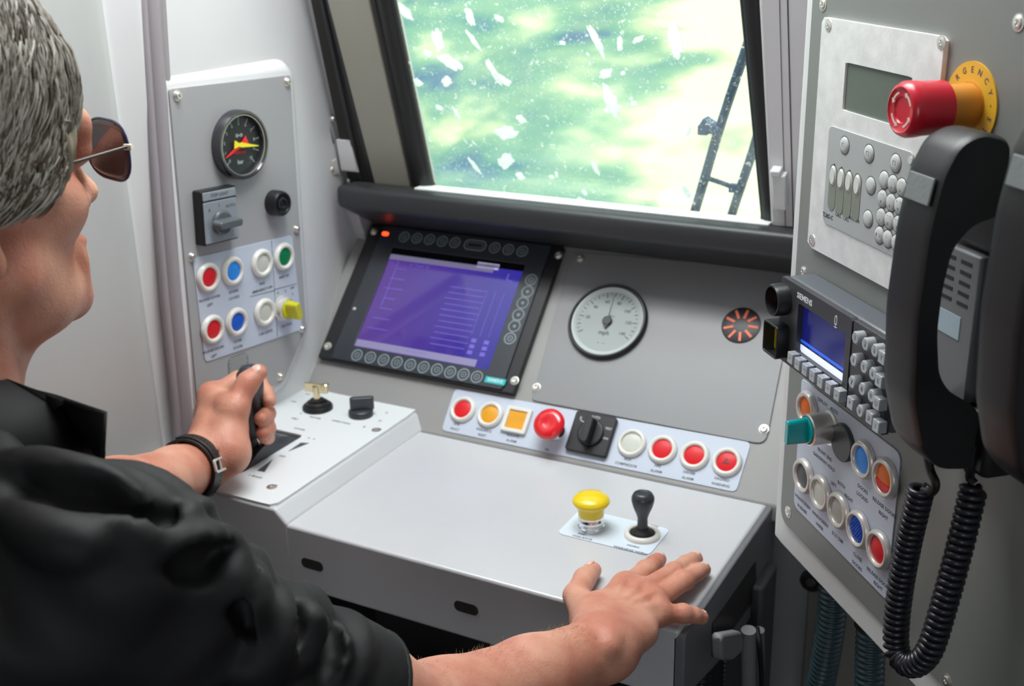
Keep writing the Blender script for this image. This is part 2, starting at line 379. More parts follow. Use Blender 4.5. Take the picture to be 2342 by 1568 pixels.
# ================================================================== OUTSIDE
fol = bpy.data.materials.new('sunlit_foliage_bank'); fol.use_nodes = True; nt = fol.node_tree; b = nt.nodes['Principled BSDF']; b.inputs['Roughness'].default_value = .9; b.inputs['Specular IOR Level'].default_value = .1
tc = nt.nodes.new('ShaderNodeTexCoord'); mp = nt.nodes.new('ShaderNodeMapping'); mp.inputs['Scale'].default_value = (.8, .8, 2.8)
nt.links.new(tc.outputs['Object'], mp.inputs[0])
n1 = nt.nodes.new('ShaderNodeTexNoise'); n1.inputs['Scale'].default_value = 1.1; n1.inputs['Detail'].default_value = 3; n1.inputs['Roughness'].default_value = .5; nt.links.new(mp.outputs[0], n1.inputs['Vector'])
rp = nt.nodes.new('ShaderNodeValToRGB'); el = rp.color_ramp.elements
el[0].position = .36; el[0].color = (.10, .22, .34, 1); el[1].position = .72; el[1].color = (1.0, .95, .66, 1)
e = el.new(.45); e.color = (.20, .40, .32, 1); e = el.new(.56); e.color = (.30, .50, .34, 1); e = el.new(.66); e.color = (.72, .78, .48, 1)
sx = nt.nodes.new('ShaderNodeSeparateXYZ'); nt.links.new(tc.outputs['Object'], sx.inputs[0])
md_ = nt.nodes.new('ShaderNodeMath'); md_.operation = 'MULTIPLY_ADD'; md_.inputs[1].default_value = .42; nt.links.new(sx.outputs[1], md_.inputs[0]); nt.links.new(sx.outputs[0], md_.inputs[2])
mrr = nt.nodes.new('ShaderNodeMapRange'); mrr.interpolation_type = 'SMOOTHSTEP'; mrr.inputs[1].default_value = -.9; mrr.inputs[2].default_value = 1.6; mrr.inputs[3].default_value = 0; mrr.inputs[4].default_value = .36; nt.links.new(md_.outputs[0], mrr.inputs[0])  # overexposed sunlight painted in: colour shifts to cream towards the right
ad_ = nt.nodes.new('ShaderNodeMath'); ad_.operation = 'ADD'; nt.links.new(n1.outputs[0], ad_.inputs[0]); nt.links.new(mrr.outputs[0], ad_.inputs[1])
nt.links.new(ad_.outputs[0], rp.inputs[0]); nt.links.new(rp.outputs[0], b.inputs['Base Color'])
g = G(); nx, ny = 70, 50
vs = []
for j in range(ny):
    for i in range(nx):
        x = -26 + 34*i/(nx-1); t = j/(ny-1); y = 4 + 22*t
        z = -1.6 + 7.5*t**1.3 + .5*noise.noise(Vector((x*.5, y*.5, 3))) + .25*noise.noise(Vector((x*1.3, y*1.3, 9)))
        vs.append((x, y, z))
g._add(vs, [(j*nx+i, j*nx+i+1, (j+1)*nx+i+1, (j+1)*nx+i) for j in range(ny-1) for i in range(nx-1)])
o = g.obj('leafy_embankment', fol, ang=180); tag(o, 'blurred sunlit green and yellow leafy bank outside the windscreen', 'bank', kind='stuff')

# wipers outside the glass
WO = WS.off(-.045)
def wp(x, y, d=0): a = WO.at(x, y); return WO.w(a[0], a[1], d)
WIP = mat('wiper_blue_grey_metal', (.05, .10, .20), .5)
t = thing('windscreen_wiper', 'dark wiper arm and blade slanting up outside the windscreen at right', 'wiper', loc=wp(1578, 505))
def inv(o): return o.matrix_world.inverted()
I = inv(t)
g = G(); g.tube([wp(1578, 520), wp(1605, 430), wp(1640, 310)], .0062, 8, M=I); g.obj('wiper_arm', WIP, t)
g = G(); g.tube([wp(1640, 312), wp(1668, 225), wp(1700, 130), wp(1722, 65)], .0058, 8, M=I); g.obj('wiper_blade', WIP, t)
g = G(); c = wp(1628, 290); g.box(0, 0, 0, .026, .018, .012, M=I @ Matrix.Translation(c) @ Matrix.Rotation(R_(30), 4, 'Y')); c = wp(1612, 295); g.box(0, 0, 0, .012, .02, .012, M=I @ Matrix.Translation(c)); g.obj('wiper_joint', WIP, t, bev=.001)
t = thing('parallel_wiper_rod', 'shorter dark wiper rod outside, parallel to the main wiper arm', 'wiper', loc=wp(1670, 505))
I = inv(t)
g = G(); g.tube([wp(1664, 520), wp(1690, 440), wp(1722, 345), wp(1735, 300)], .0058, 8, M=I); g.obj('rod', WIP, t)
g = G(); g.tube([wp(1612, 405), wp(1650, 418), wp(1688, 432)], .0032, 8, M=I); g.box(0, 0, 0, .012, .01, .01, M=I @ Matrix.Translation(wp(1680, 430))); g.obj('link', WIP, t)

# ================================================================== CONTROL DESK
desk = thing('control_desk', 'grey train driving desk with pale worktop and sloping instrument face', 'control desk', loc=(-0.67, 1.0, 0))
I = inv(desk)
SX = Matrix(((0, 0, 1, 0), (1, 0, 0, 0), (0, 1, 0, 0), (0, 0, 0, 1)))     # prism (y,z) extruded along x
g = G(); g.prism([(YF, .70), (YF, ZD-.0), (YB, ZD), (YB, ZD-.02), (YF+.012, ZD-.02), (YF+.012, .70)], XL+.001, XR, I @ SX)
g.obj('worktop', DESK, desk, bev=.0035, seg=3)
g = G(); ct, st_ = math.cos(R_(46)), math.sin(R_(46)); fl = .305
g.prism([(YB-.001, ZD-.02), (YB, ZD), (YB+fl*ct, ZD+fl*st_), (YB+fl*ct+.03, ZD+fl*st_), (YB+.04, ZD-.03)], XL+.001, -.262, I @ SX)
g.obj('instrument_face', FACIA, desk, bev=.002)
# raised controller pedestal at the left
rx = -.814; vx = -.797
g = G(); zb = .797
pts = [(XL+.001, ZD-.08), (vx, ZD-.08), (vx, ZD+.0005), (rx, zb), (XL+.001, zb)]
SY = Matrix(((1, 0, 0, 0), (0, 0, -1, 0), (0, 1, 0, 0), (0, 0, 0, 1)))    # prism (x,z) extruded along -y
g.prism(pts, -(YB+.018), -(YF-.0005), I @ SY); g.obj('raised_pedestal', DESK, desk, bev=.003, seg=3)
# slots in the front fascia
for (x0, y0), (x1, y1) in (((690, 1284), (739, 1297)), ((1039, 1382), (1094, 1397))):
    a = FRONT.at(x0, y0); c = FRONT.at(x1, y1); zc = (a[1]+c[1])/2
    g = G(); g.prism(rrect((a[0]+c[0])/2, zc, c[0]-a[0], .0125, .006), -.001, .0006, I @ FRONT.M); g.obj('fascia_slot', GAP, desk)
# right end cheek
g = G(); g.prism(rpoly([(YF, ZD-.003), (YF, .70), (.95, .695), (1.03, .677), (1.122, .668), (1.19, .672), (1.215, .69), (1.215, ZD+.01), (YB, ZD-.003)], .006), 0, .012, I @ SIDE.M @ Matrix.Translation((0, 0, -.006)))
g.obj('end_cheek', mat('dark_grey_cheek', (.16, .16, .175), .45, bump=.05), desk, bev=.002)  # one even grey, darker than the fascia
g = G(); g.prism(rpoly([(1.137, .738), (1.144, .688), (.996, .700), (.992, .743)], .003), .0055, .0072, I @ SIDE.M)
g.obj('cheek_inlay', BLACK, desk)
# recessed pedestal and knee space panel under the desk
g = G(); g.box(-.66, 1.16, .36, .70, .06, .70, M=I); g.obj('knee_panel', mat('dark_knee_panel', (.05, .05, .055), .6), desk, bev=.004)
g = G(); g.box(-.93, 1.06, .35, .17, .26, .695, M=I); g.obj('pedestal', GAP, desk, bev=.004)
g = G(); g.box(-.40, 1.07, .34, .10, .24, .65, M=I); g.obj('pedestal', DGREY, desk, bev=.004)

# visor hood over the instruments
hood = thing('instrument_hood', 'long dark grey rounded hood above the instruments, below the windscreen', 'hood', loc=(-.65, 1.34, 1.05))
I = inv(hood)
lip = [(1.322 - .010*math.cos(R_(a)), 1.044 + .009*math.sin(R_(a))) for a in range(-80, 1, 20)] + [(1.3125, 1.055)] + [(1.322 - .009*math.cos(R_(a)), 1.059 + .009*math.sin(R_(a))) for a in range(15, 91, 15)]
pr = [(1.392, .996)] + lip + [(1.355, 1.0665), (1.405, 1.056), (1.415, .996)]
def hoodring(x, s, dy): return [(x, 1.34 + (y-1.34)*s + dy, 1.04 + (z-1.04)*s) for y, z in pr]
rings = [hoodring(-1.012, .5, .022), hoodring(-1.008, .82, .012), hoodring(-.996, .97, .003), hoodring(-.98, 1, 0), hoodring(-.27, 1, 0)]
n = len(pr); vs = [v for r in rings for v in r]
g = G(); g._add(vs, [(k*n+i, k*n+(i+1) % n, (k+1)*n+(i+1) % n, (k+1)*n+i) for k in range(len(rings)-1) for i in range(n)] + [tuple(range(n)), tuple((len(rings)-1)*n+i for i in range(n))], I)
g.obj('hood_shell', DGREY, hood, ang=50)
g = G(); pb = [(x, y+.0015, z-.0015) for (x, y, z) in [(0, 0, 0)]]
g.box(-.64, 1.345, 1.0668, .70, .012, .0006, M=I); g.obj('hood_seam', GAP, hood)
g = G(); g.box((wl+wr)/2, 1.355, 1.0680, wr-wl+.012, .026, .003); struct('trim_13', g, mat('white_window_sill', (.85, .86, .84), .35), bev=.001)
# gusset at the left end of the hood
gs = thing('hood_gusset', 'small pale grey wedge bracket under the left end of the hood', 'bracket', loc=(-1.005, 1.37, 1.0)); I = inv(gs)
g = G(); a = [LW.at(785, 462), LW.at(828, 500), LW.at(812, 545)]; g.prism([a[0], a[1], a[2]], XL, XL+.02, I @ SX); g.obj('gusset_plate', WALLG, gs, bev=.001)

# ================================================================== CONTROLS: builders
def bezel_prof(ro, ri, h):
    return [(ro, 0), (ro, h*.35), (ro-(ro-ri)*.28, h*.9), (ro-(ro-ri)*.55, h), (ri+(ro-ri)*.12, h*.86), (ri, h*.6), (ri, 0)]
PBG = {}
def push_button(fr, px, lens, label, bz=None, group=None, ro=.0182, ri=.0122, mark=None, uv=None, dome=.0012, off=0.0006):
    group = 'round push buttons on the instrument face strip' if 'strip' in label or 'triangle' in label else ('round push buttons on the left wall panel' if 'left wall panel' in label else 'round push buttons on the right housing')
    t = thing('push_button', label, 'button', fr, uv or fr.at(*px), off, group=group)
    g = G(); g.lathe(bezel_prof(ro, ri, .0055), seg=40); g.obj('bezel', bz or CREAM, t, ang=60)
    g = G(); g.lathe([(ri, .0005), (ri, .0022), (ri*.85, .0028), (ri*.5, .0028+dome*.6), (0, .0028+dome)] if dome >= 0 else [(ri, .0005), (ri, .0034), (ri*.9, .0034), (ri*.8, .0024), (0, .002)], seg=32)
    o = g.obj('lens', lens, t, ang=50)
    if mark == 'tri':
        g = G(); h = .0045
        a = [(h*math.cos(R_(90+120*i)), h*math.sin(R_(90+120*i))-.0005) for i in range(3)]; b = [(x*.6, y*.6-.0002) for x, y in a]
        g.ring(a, b, .0041, .0044); g.obj('warning_triangle', INK, t)
    if mark == 'half':
        g = G(); g.prism([(ri*.98*math.cos(R_(a)), ri*.98*math.sin(R_(a))) for a in range(200, 341, 10)], .0030, .0041); g.obj('red_lower_half', RED, t)
    if mark == 'ribs':
        g = G()
        for k in range(-3, 4): g.box(k*.0026, 0, .0040, .0007, 2*math.sqrt(max(0, (ri*.8)**2-(k*.0026)**2)), .0006, rz=0, M=Matrix.Rotation(R_(-35), 4, 'Z'))
        g.obj('lens_ribs', BLUE, t)
    return t
def plate(name, label, cat, fr, pts, m, z0=0.0, th=.002, r=.006, bev=.0006, px=True, partname='plate'):
    P = [fr.at(*p) for p in pts] if px else pts
    cx = sum(p[0] for p in P)/len(P); cy = sum(p[1] for p in P)/len(P)
    t = thing(name, label, cat, fr, (cx, cy), z0)
    g = G(); g.prism(rpoly([(p[0]-cx, p[1]-cy) for p in P], r), 0, th); g.obj(partname, m, t, bev=bev)
    t_at = lambda x, y: (lambda q: (q[0]-cx, q[1]-cy))(fr.at(x, y))
    return t, t_at
def quad(fr, tl, tr, bl, br):
    """nearest upright rectangle of four seen corners"""
    a, b, c, d = (fr.at(*p) for p in (tl, tr, bl, br))
    x0, x1 = (a[0]+c[0])/2, (b[0]+d[0])/2; y1, y0 = (a[1]+b[1])/2, (c[1]+d[1])/2
    return x0, x1, y0, y1
def rect(x0, x1, y0, y1): return [(x0, y0), (x1, y0), (x1, y1), (x0, y1)]

# ================================================================== INSTRUMENT FACE
# ---- display unit
x0, x1, y0, y1 = quad(FACE, (857, 517), (1292, 572), (735, 825), (1183, 905))
cx, cy = (x0+x1)/2, (y0+y1)/2; W_, H_ = x1-x0, y1-y0
mon = thing('display_unit', 'black driver display unit with purple screen and ring keys round it', 'display', FACE, (cx, cy), 0.0)
def mat_(x, y, d=.012):
    q = FACE.off(d).at(x, y); return q[0]-cx, q[1]-cy
g = G(); g.prism(rrect(0, 0, W_, H_, .002), 0, .010); g.obj('housing', BLACK, mon, bev=.001)
sx0, sx1, sy0, sy1 = quad(FACE.off(.011), (897, 562), (1200, 608), (814, 791), (1118, 848)); sx0 -= cx; sx1 -= cx; sy0 -= cy; sy1 -= cy
g = G(); o_ = rrect((-W_/2+.024+W_/2-.017)/2, 0, W_-.041, H_-.004, .002, 3); g.ring(o_, rrect((sx0+sx1)/2, (sy0+sy1)/2, sx1-sx0, sy1-sy0, .001, 3), .0095, .0125)
g.obj('front_panel', CHAR, mon, bev=.0006)
# screen picture: window layout on a violet ground
scm = bpy.data.materials.new('violet_screen'); scm.use_nodes = True; nt = scm.node_tree; N = nt.nodes; L = nt.links; pb = N['Principled BSDF']
pb.inputs['Roughness'].default_value = .08; pb.inputs['Base Color'].default_value = (.01, .008, .02, 1)
tc = N.new('ShaderNodeTexCoord'); sp = N.new('ShaderNodeSeparateXYZ'); L.new(tc.outputs['Object'], sp.inputs[0])
mr = N.new('ShaderNodeMapRange'); mr.inputs[1].default_value = sx0; mr.inputs[2].default_value = sx1; L.new(sp.outputs[0], mr.inputs[0])
cr = N.new('ShaderNodeValToRGB'); cr.color_ramp.elements[0].color = (.085, .035, .23, 1); cr.color_ramp.elements[1].color = (.026, .022, .27, 1); L.new(mr.outputs[0], cr.inputs[0])
L.new(cr.outputs[0], pb.inputs['Emission Color']); pb.inputs['Emission Strength'].default_value = 1.0
g = G(); g.box((sx0+sx1)/2, (sy0+sy1)/2, .0098, sx1-sx0, sy1-sy0, .0008); scr = g.obj('screen', scm, mon)
UIG = mat('screen_grey_bar', (.16, .145, .25), .3, emit=.7); UIW = mat('screen_white', (.42, .40, .60), .3, emit=.8); UIB = mat('screen_black', (.004, .004, .006), .12); UIL = mat('screen_line', (.09, .07, .32), .3, emit=.8)
sw, sh = sx1-sx0, sy1-sy0
def ui(nm, m, u0, u1, v0, v1):      # u right, v down, fractions of the screen
    g = G(); g.box(sx0+sw*(u0+u1)/2, sy1-sh*(v0+v1)/2, .0103, sw*(u1-u0), sh*(v1-v0), .0002); g.obj(nm, m, scr)
ui('title_strip', UIB, 0, 1, 0, .065); ui('menu_bar', UIG, 0.0, .79, .065, .115); ui('menu_tab', UIW, .66, .82, .03, .085); ui('button_bar', UIG, 0.0, .90, .925, .99)
g = G()
for k in range(11): g.box(sx0+sw*(.66+.0*k), sy1-sh*(.30+.055*k), .0104, sw*.5*random.uniform(.5, .6), sh*.006, .0002)
for k in range(3): g.box(sx0+sw*(.80+.06*k), sy1-sh*.5, .0104, sw*.003, sh*.42, .0002)
for k in range(7): g.box(sx0+sw*(.12), sy1-sh*(.2+.1*k), .0104, sw*random.uniform(.08, .16), sh*.006, .0002)
g.box(sx0+sw*.08, sy1-sh*.35, .0104, sw*.005, sh*.45, .0002); g.box(sx0+sw*.93, sy1-sh*.17, .0104, sw*.035, sh*.012, .0002, rz=R_(-15)); g.box(sx0+sw*.905, sy1-sh*.14, .0104, sw*.01, sh*.07, .0002)
text(g, '1 2 3 4 5 6 7 8 9 0', sx0+sw*.45, sy1-sh*.955, sh*.03, .0104); text(g, 'A1   TRAIN   B2', sx0+sw*.25, sy1-sh*.15, sh*.03, .0104)
for j in range(3):
    for i in range(2): g.box(sx0+sw*(.83+.09*i), sy1-sh*(.76+.055*j), .0104, sw*.035, sh*.035, .0002)
g.obj('screen_lines', UIL, scr)
RK = mat('key_ring_grey', (.24, .29, .32), .45)
def ringkey(x, y, r=.0095, mark=True):
    g = G(); g.ring(circ(x, y, r, 24), circ(x, y, r*.80, 24), .0125, .0131); g.ring(circ(x, y, r*.5, 18), circ(x, y, r*.36, 18), .0125, .0130)
    if mark: g.cyl(r*.13, .0125, .0130, x, y, 10)
    g.obj('ring_key', RK, mon)
for k in range(10):
    t_ = k/9; x, y = mat_(817 + (1091-817)*t_, 812 + (862-812)*t_); ringkey(x, y, .0089)
for px, py in ((925, 542), (954, 545), (983, 548), (1012, 552), (1041, 555), (1132, 567), (1163, 571), (1195, 575), (1215, 640), (1167, 774)):
    x, y = mat_(px, py); ringkey(x, y, .0087)
x, y = mat_(1087, 561); g = G(); g.ring(rrect(x, y, .036, .017, .0084), rrect(x, y, .032, .0135, .0067), .0125, .0131); g.ring(rrect(x, y, .026, .0085, .004), rrect(x, y, .0245, .007, .0034), .0125, .013); g.obj('wide_key', RK, mon)
for (ax, ay), (bx, by) in (((1207, 667), (1196, 693)), ((1186, 720), (1177, 746))):
    a = mat_(ax, ay); b = mat_(bx, by); g = G()
    for q in (a, b): g.ring(circ(*q, .0088, 24), circ(*q, .0073, 24), .0125, .0131); g.cyl(.0022, .0125, .013, *q, 12)
    for s in (-1, 1): g.tube([(a[0]+s*.0075, a[1]-.003, .0128), ((a[0]+b[0])/2+s*.005, (a[1]+b[1])/2, .0128), (b[0]+s*.0075, b[1]+.003, .0128)], .0005, 6)
    g.obj('rocker_key', RK, mon)
x, y = mat_(1133, 871); g = G(); g.box(x, y, .0126, .030, .0085, .0006); bd = g.obj('cyan_badge', mat('cyan_badge', (.02, .50, .52), .4), mon)
g = G(); text(g, 'SIEMENS', x, y, .0062, .0130, bold=.01); g.obj('badge_lettering', WINK, bd)
x, y = mat_(882, 535); g = G(); g.prism(rrect(x, y, .011, .006, .003), .0125, .0134); g.obj('warning_led', mat('lit_red_led', (1, .05, .01), .4, emit=3), mon)
for px, py in ((854, 528), (1277, 582), (748, 790), (1176, 869)): screw(mon, None, 0, 0, .0048, .0035, z0=.010, ret=mat_(px, py))
screw(mon, None, 0, 0, .002, .001, z0=.0125, ret=mat_(811, 706))

# ---- instrument plate with gauge
ip, ia = plate('instrument_plate', 'large grey screwed instrument plate carrying the white speedometer', 'panel', FACE, [(1309, 577), (1216, 916), (1752, 1018), (1830, 620)], GREY, r=[.002, .006, .014, .002], th=.0022)
for px, py in ((1328, 593), (1228, 887), (1748, 983)): screw(ip, None, 0, 0, .0048, .0035, z0=.0022, ret=ia(px, py))
FP = FACE.off(.0022)
sp_ = thing('speedometer', 'round white-faced speedometer reading mph in a black rim', 'gauge', FP, FP.at(1391, 737), 0.0)
g = G(); g.lathe([(.0535, 0), (.0535, .005), (.0515, .008), (.0500, .008), (.0485, .006), (.0485, .002)], seg=64); g.obj('rim', BLACK, sp_, ang=50)
g = G(); g.lathe([(.0485, .0055), (.0432, .0035), (.0430, .003)], seg=64, cap=False); g.obj('inner_ring', mat('gauge_white', (.50, .54, .54), .4), sp_, ang=50)
g = G(); g.cyl(.0484, .001, .003, seg=64); dial = g.obj('dial', mat('dial_face', (.33, .37, .365), .5), sp_)
g = G()
for k in range(29):
    a = R_(210 - 240*k/28); r0 = .034 if k % 4 == 0 else (.0365 if k % 2 == 0 else .038)
    g.box((r0+.041)/2*math.cos(a), (r0+.041)/2*math.sin(a), .0031, .041-r0, .0006 if k % 2 else .001, .0003, rz=a)
for k, s in enumerate(('0', '20', '40', '60', '80', '100', '120', '140')):
    if k: a = R_(210 - 240*k/7); text(g, s, .0285*math.cos(a), .0285*math.sin(a), .0062, .0031, bold=.01)
text(g, 'mph', 0, -.0165, .0085, .0031, bold=.012); text(g, 'o - - o', 0, -.031, .004, .0031); text(g, 'ELAN', .004, .008, .003, .0031)
g.obj('dial_markings', mat('dial_ink', (.045, .05, .05), .6), dial)
g = G(); g.prism([(-.0006, -.008), (.0006, -.008), (.0002, .038), (-.0002, .038)], .0045, .0049); g.cyl(.0066, .0035, .007, seg=28, b=.001); g.prism([(-.005, -.003), (-.0006, -.0105), (.0006, -.0105), (.005, -.003)], .0045, .0065)
g.obj('needle', BLACK, sp_, bev=.0002).rotation_euler = (0, 0, R_(2))
bz_ = thing('round_buzzer_grille', 'small round black grille with orange radial bars on the instrument plate', 'grille', FP, FP.at(1695, 744))
g = G(); g.lathe([(.0245, 0), (.0245, .0006), (.0235, .0010), (0, .0010)], seg=44); g.obj('grille_disc', BLACK, bz_)
for k in range(9):
    a = R_(80 + 40*k); g = G(); g.box(.0155*math.cos(a), .0155*math.sin(a), .0012, .0125, .0036, .0008, rz=a); g.obj('orange_bar', mat('orange_bar', (.80, .11, .02), .4), bz_, bev=.0003)

# ---- button strip
sl, sa = plate('button_strip_label', 'long blue-white label strip along the foot of the instrument face', 'label plate', FACE, [(1041, 889), (1010, 984), (1684, 1126), (1719, 1012)], LABEL, z0=0.0, th=.0012, r=.007, bev=.0003)
g = G()
def lb(x, y, s, sz=.0048, at=None, z=.0012, gg=None, **k):
    p = (at or sa)(x, y); text(gg or g, s, p[0], p[1], sz, z, bold=.015, **k)
for x, y, a, b in ((1043, 976, 'LINE', 'FAULT'), (1105, 990, 'VIGILANCE', 'RESET'), (1172, 1003, 'ISOLATE', 'ALARM'), (1434, 1057, 'AUX', 'COMPRESSOR'), (1503, 1072, 'FIRE', 'ALARM'), (1575, 1088, 'DRIVER', 'ALARM'), (1650, 1103, 'HAZARD', 'WARNING')):
    p = sa(x, y); text(g, a, p[0], p[1]+.0035, .0046, .0012, bold=.02); text(g, b, p[0], p[1]-.0035, .0046, .0012, bold=.02)
lb(1252, 1029, 'PA')
g.obj('printed_lettering', INK, sl)
FS = FACE.off(.0012)
push_button(FS, (1060, 937), RED, 'round red push button at the left end of the button strip', group=None)
push_button(FS, (1122, 949), AMBER, 'round amber push button on the strip, beside the square amber one')
t = thing('square_push_button', 'square amber push button in a white square bezel on the strip', 'button', FS, FS.at(1183, 962))
g = G(); g.ring(rrect(0, 0, .036, .035, .003), rrect(0, 0, .025, .0245, .001), 0, .0055); g.obj('bezel', CREAM, t, bev=.001)
g = G(); g.box(0, 0, .0020, .025, .0245, .003); g.obj('lens', AMBER, t, bev=.0004)
t = thing('mushroom_button', 'red mushroom push button on chrome collar on the button strip', 'button', FS, FS.at(1270, 985))
g = G(); g.lathe([(.0150, 0), (.0150, .004), (.0135, .006), (.0125, .010), (.0125, .020), (.010, .020)], seg=36); g.obj('collar', CHROME, t, ang=50)
g = G(); g.lathe([(.009, .018), (.0175, .020), (.0203, .0225), (.0200, .026), (.0165, .029), (.011, .0302), (.006, .0290), (0, .0285)], seg=44); g.obj('cap', mat('glossy_red_plastic', (.75, .01, .02), .18, coat=.6), t, ang=50)
t = thing('rotary_switch', 'black rotary switch on a square black plate in the middle of the button strip', 'switch', FS, FS.at(1355, 995))
g = G(); g.prism(rrect(0, 0, .056, .053, .004), 0, .007); g.obj('switch_plate', BLACK, t, bev=.0012)
g = G(); g.cyl(.017, .007, .011, 0, 0, 36, b=.001); g.prism(rrect(0, 0, .012, .036, .005), .010, .024, top=rrect(0, 0, .009, .034, .004)); g.obj('knob', BLACK, t, bev=.0015).rotation_euler = (0, 0, R_(0))
g = G(); text(g, '0', -.019, .017, .006, .0072); text(g, 'AUTO', .0, .0215, .0045, .0072); text(g, 'TEST', .021, .010, .0042, .0072); text(g, 'ON', .021, -.003, .0042, .0072); g.box(-.012, .012, .0072, .014, .0008, .0003, rz=R_(-20)); g.obj('printed_lettering', WINK, t)
push_button(FS, (1446, 1014), WHITEL, 'round off-white push button right of the black rotary switch', ri=.0128)
push_button(FS, (1516, 1028), RED, 'plain round red push button next to the off-white one on the strip')
push_button(FS, (1589, 1042), RED, 'plain round red push button next to the one with the triangle')
push_button(FS, (1663, 1057), RED, 'round red push button with a warning triangle at the right end of the strip', mark='tri')

# ================================================================== WORKTOP CONTROLS
x0, x1, y0, y1 = quad(DESKF, (1320, 1163), (1534, 1210), (1281, 1222), (1484, 1272))
wt = thing('worktop_label', 'small pale blue label plate on the worktop under two controls', 'label plate', DESKF, ((x0+x1)/2, (y0+y1)/2))
g = G(); g.prism(rrect(0, 0, x1-x0, y1-y0, .008), 0, .0012); g.obj('plate', mat('pale_blue_plate', (.66, .74, .82), .4), wt, bev=.0003)
g = G(); c_ = ((x0+x1)/2, (y0+y1)/2)
for x, y, s in ((1331, 1223, 'DSD'), (1331, 1231, 'VIGILANCE'), (1448, 1251, 'HORN'), (1441, 1260, 'WARNING HORN'), (1494, 1204, 'HIGH')):
    p = DESKF.at(x, y); text(g, s, p[0]-c_[0], p[1]-c_[1], .0048, .0012, bold=.02)
g.obj('printed_lettering', INK, wt)
DF = DESKF.off(.0012)
t = thing('mushroom_button', 'yellow mushroom push button on chrome collar standing on the worktop', 'button', DF, DF.at(1352, 1206))
g = G(); g.lathe([(.0150, 0), (.0150, .003), (.0138, .004), (.0138, .007), (.0145, .008), (.0145, .011), (.0138, .012), (.0138, .016), (.012, .017)], seg=36); g.obj('collar', CHROME, t, ang=50)
g = G(); g.lathe([(.010, .015), (.0142, .016), (.0146, .024), (.0150, .027), (.0190, .0295), (.0208, .0325), (.0205, .035), (.0175, .0385), (.010, .0410), (0, .0418)], seg=48); g.obj('cap', YELLOW, t, ang=50)
t = thing('toggle_joystick', 'black ball-topped joystick in a white ring on the worktop', 'joystick', DF, DF.at(1469, 1224))
g = G(); g.lathe([(.0200, 0), (.0200, .002), (.0185, .005), (.0155, .0055), (.0140, .004), (.0140, .001)], seg=40); g.obj('ring', CREAM, t, ang=60)
g = G(); g.lathe([(.0140, .002), (.0135, .004), (.0115, .0035), (.0105, .006), (.0085, .007), (.0070, .010), (.0065, .011)], seg=32); g.obj('gaiter', RUBBER, t, ang=50)
g = G(); g.lathe([(.0065, .009), (.0058, .012), (.0056, .022), (.0075, .028), (.0108, .036), (.0125, .043), (.0124, .047), (.0105, .051), (.0080, .0525), (.0070, .0518), (0, .0515)], seg=36); g.obj('handle', CHAR, t, ang=60)

# ---- controller plate on the raised pedestal
cpl = thing('controller_plate', 'white controller plate with printed wedges on the raised pedestal at left', 'control panel', BOX, (-.912, 1.066), -.003)
cx, cy = -.912, 1.066
def ba(x, y): q = BOX.at(x, y); return q[0]-cx, q[1]-cy
hw, hd = .0965, .152
sl0 = ba(694, 995); sl1 = ba(552, 1083)
slx1 = (sl0[0]+sl1[0])/2; sly1 = sl0[1]; sly0 = sl1[1]; slx0 = slx1 - .052
g = G(); ro = rpoly(rect(-hw, hw, -hd, hd), .010, 5)
# plate with a slot: ring between outline and slot, same vertex count
def respl(P, n):
    d = [0.0]
    for i in range(len(P)): a, b = P[i], P[(i+1) % len(P)]; d.append(d[-1] + math.hypot(b[0]-a[0], b[1]-a[1]))
    out = []
    for k in range(n):
        s = d[-1]*k/n; i = max(j for j in range(len(P)) if d[j] <= s+1e-12); t_ = (s-d[i])/max(1e-9, d[i+1]-d[i]); a, b = P[i], P[(i+1) % len(P)]
        out.append((a[0]+(b[0]-a[0])*t_, a[1]+(b[1]-a[1])*t_))
    return out
def angp(P, c, n=96):
    """sample polygon P by angle around c"""
    out = []
    for k in range(n):
        a = 2*math.pi*k/n; d = (math.cos(a), math.sin(a)); best = None
        for i in range(len(P)):
            p, q = P[i], P[(i+1) % len(P)]; ex, ey = q[0]-p[0], q[1]-p[1]; den = d[0]*ey - d[1]*ex
            if abs(den) < 1e-12: continue
            px, py = p[0]-c[0], p[1]-c[1]; t_ = (px*ey - py*ex)/den; s = (px*d[1]-py*d[0])/den
            if t_ > 0 and -1e-6 <= s <= 1+1e-6 and (best is None or t_ < best): best = t_
        out.append((c[0]+d[0]*best, c[1]+d[1]*best))
    return out
sc_ = ((slx0+slx1)/2, (sly0+sly1)/2)
g.ring(angp(ro, sc_), angp(rpoly(rect(slx0, slx1, sly0, sly1), .006), sc_), 0, .003)
g.obj('plate', CTRL, cpl, ang=25)
g = G(); g.box(sc_[0], sc_[1], .0002, slx1-slx0+.004, sly1-sly0+.004, .0004); g.obj('slot_floor', GAP, cpl)
g = G()
for tri in (((688, 1012), (707, 1013), (659, 1032)), ((605, 1079), (588, 1076), (624, 1050))):
    g.prism([ba(*q) for q in tri], .003, .0033)
for x, y, s, z in ((685, 981, 'POWER', .005), (706, 1001, '4', .005), (718, 1004, 'P', .005), (645, 1043, 'OFF', .005), (570, 1086, '3', .005), (587, 1090, 'BRAKE', .005), (674, 957, 'NEU', .0055), (721, 955, 'MASTER', .005), (671, 918, 'OFF', .005),
        (780, 965, 'DIRECTION', .0055), (833, 976, 'R', .006), (869, 962, 'N', .006), (884, 944, 'F', .006), (704, 901, 'ON', .005), (688, 945, '0', .005)):
    p = ba(x, y); text(g, s, p[0], p[1], z, .003, bold=.02)
g.obj('printed_markings', INK, cpl)
for px, py in ((622, 1113), (861, 983)): screw(cpl, None, 0, 0, .0052, .0012, z0=.0028, ret=ba(px, py))
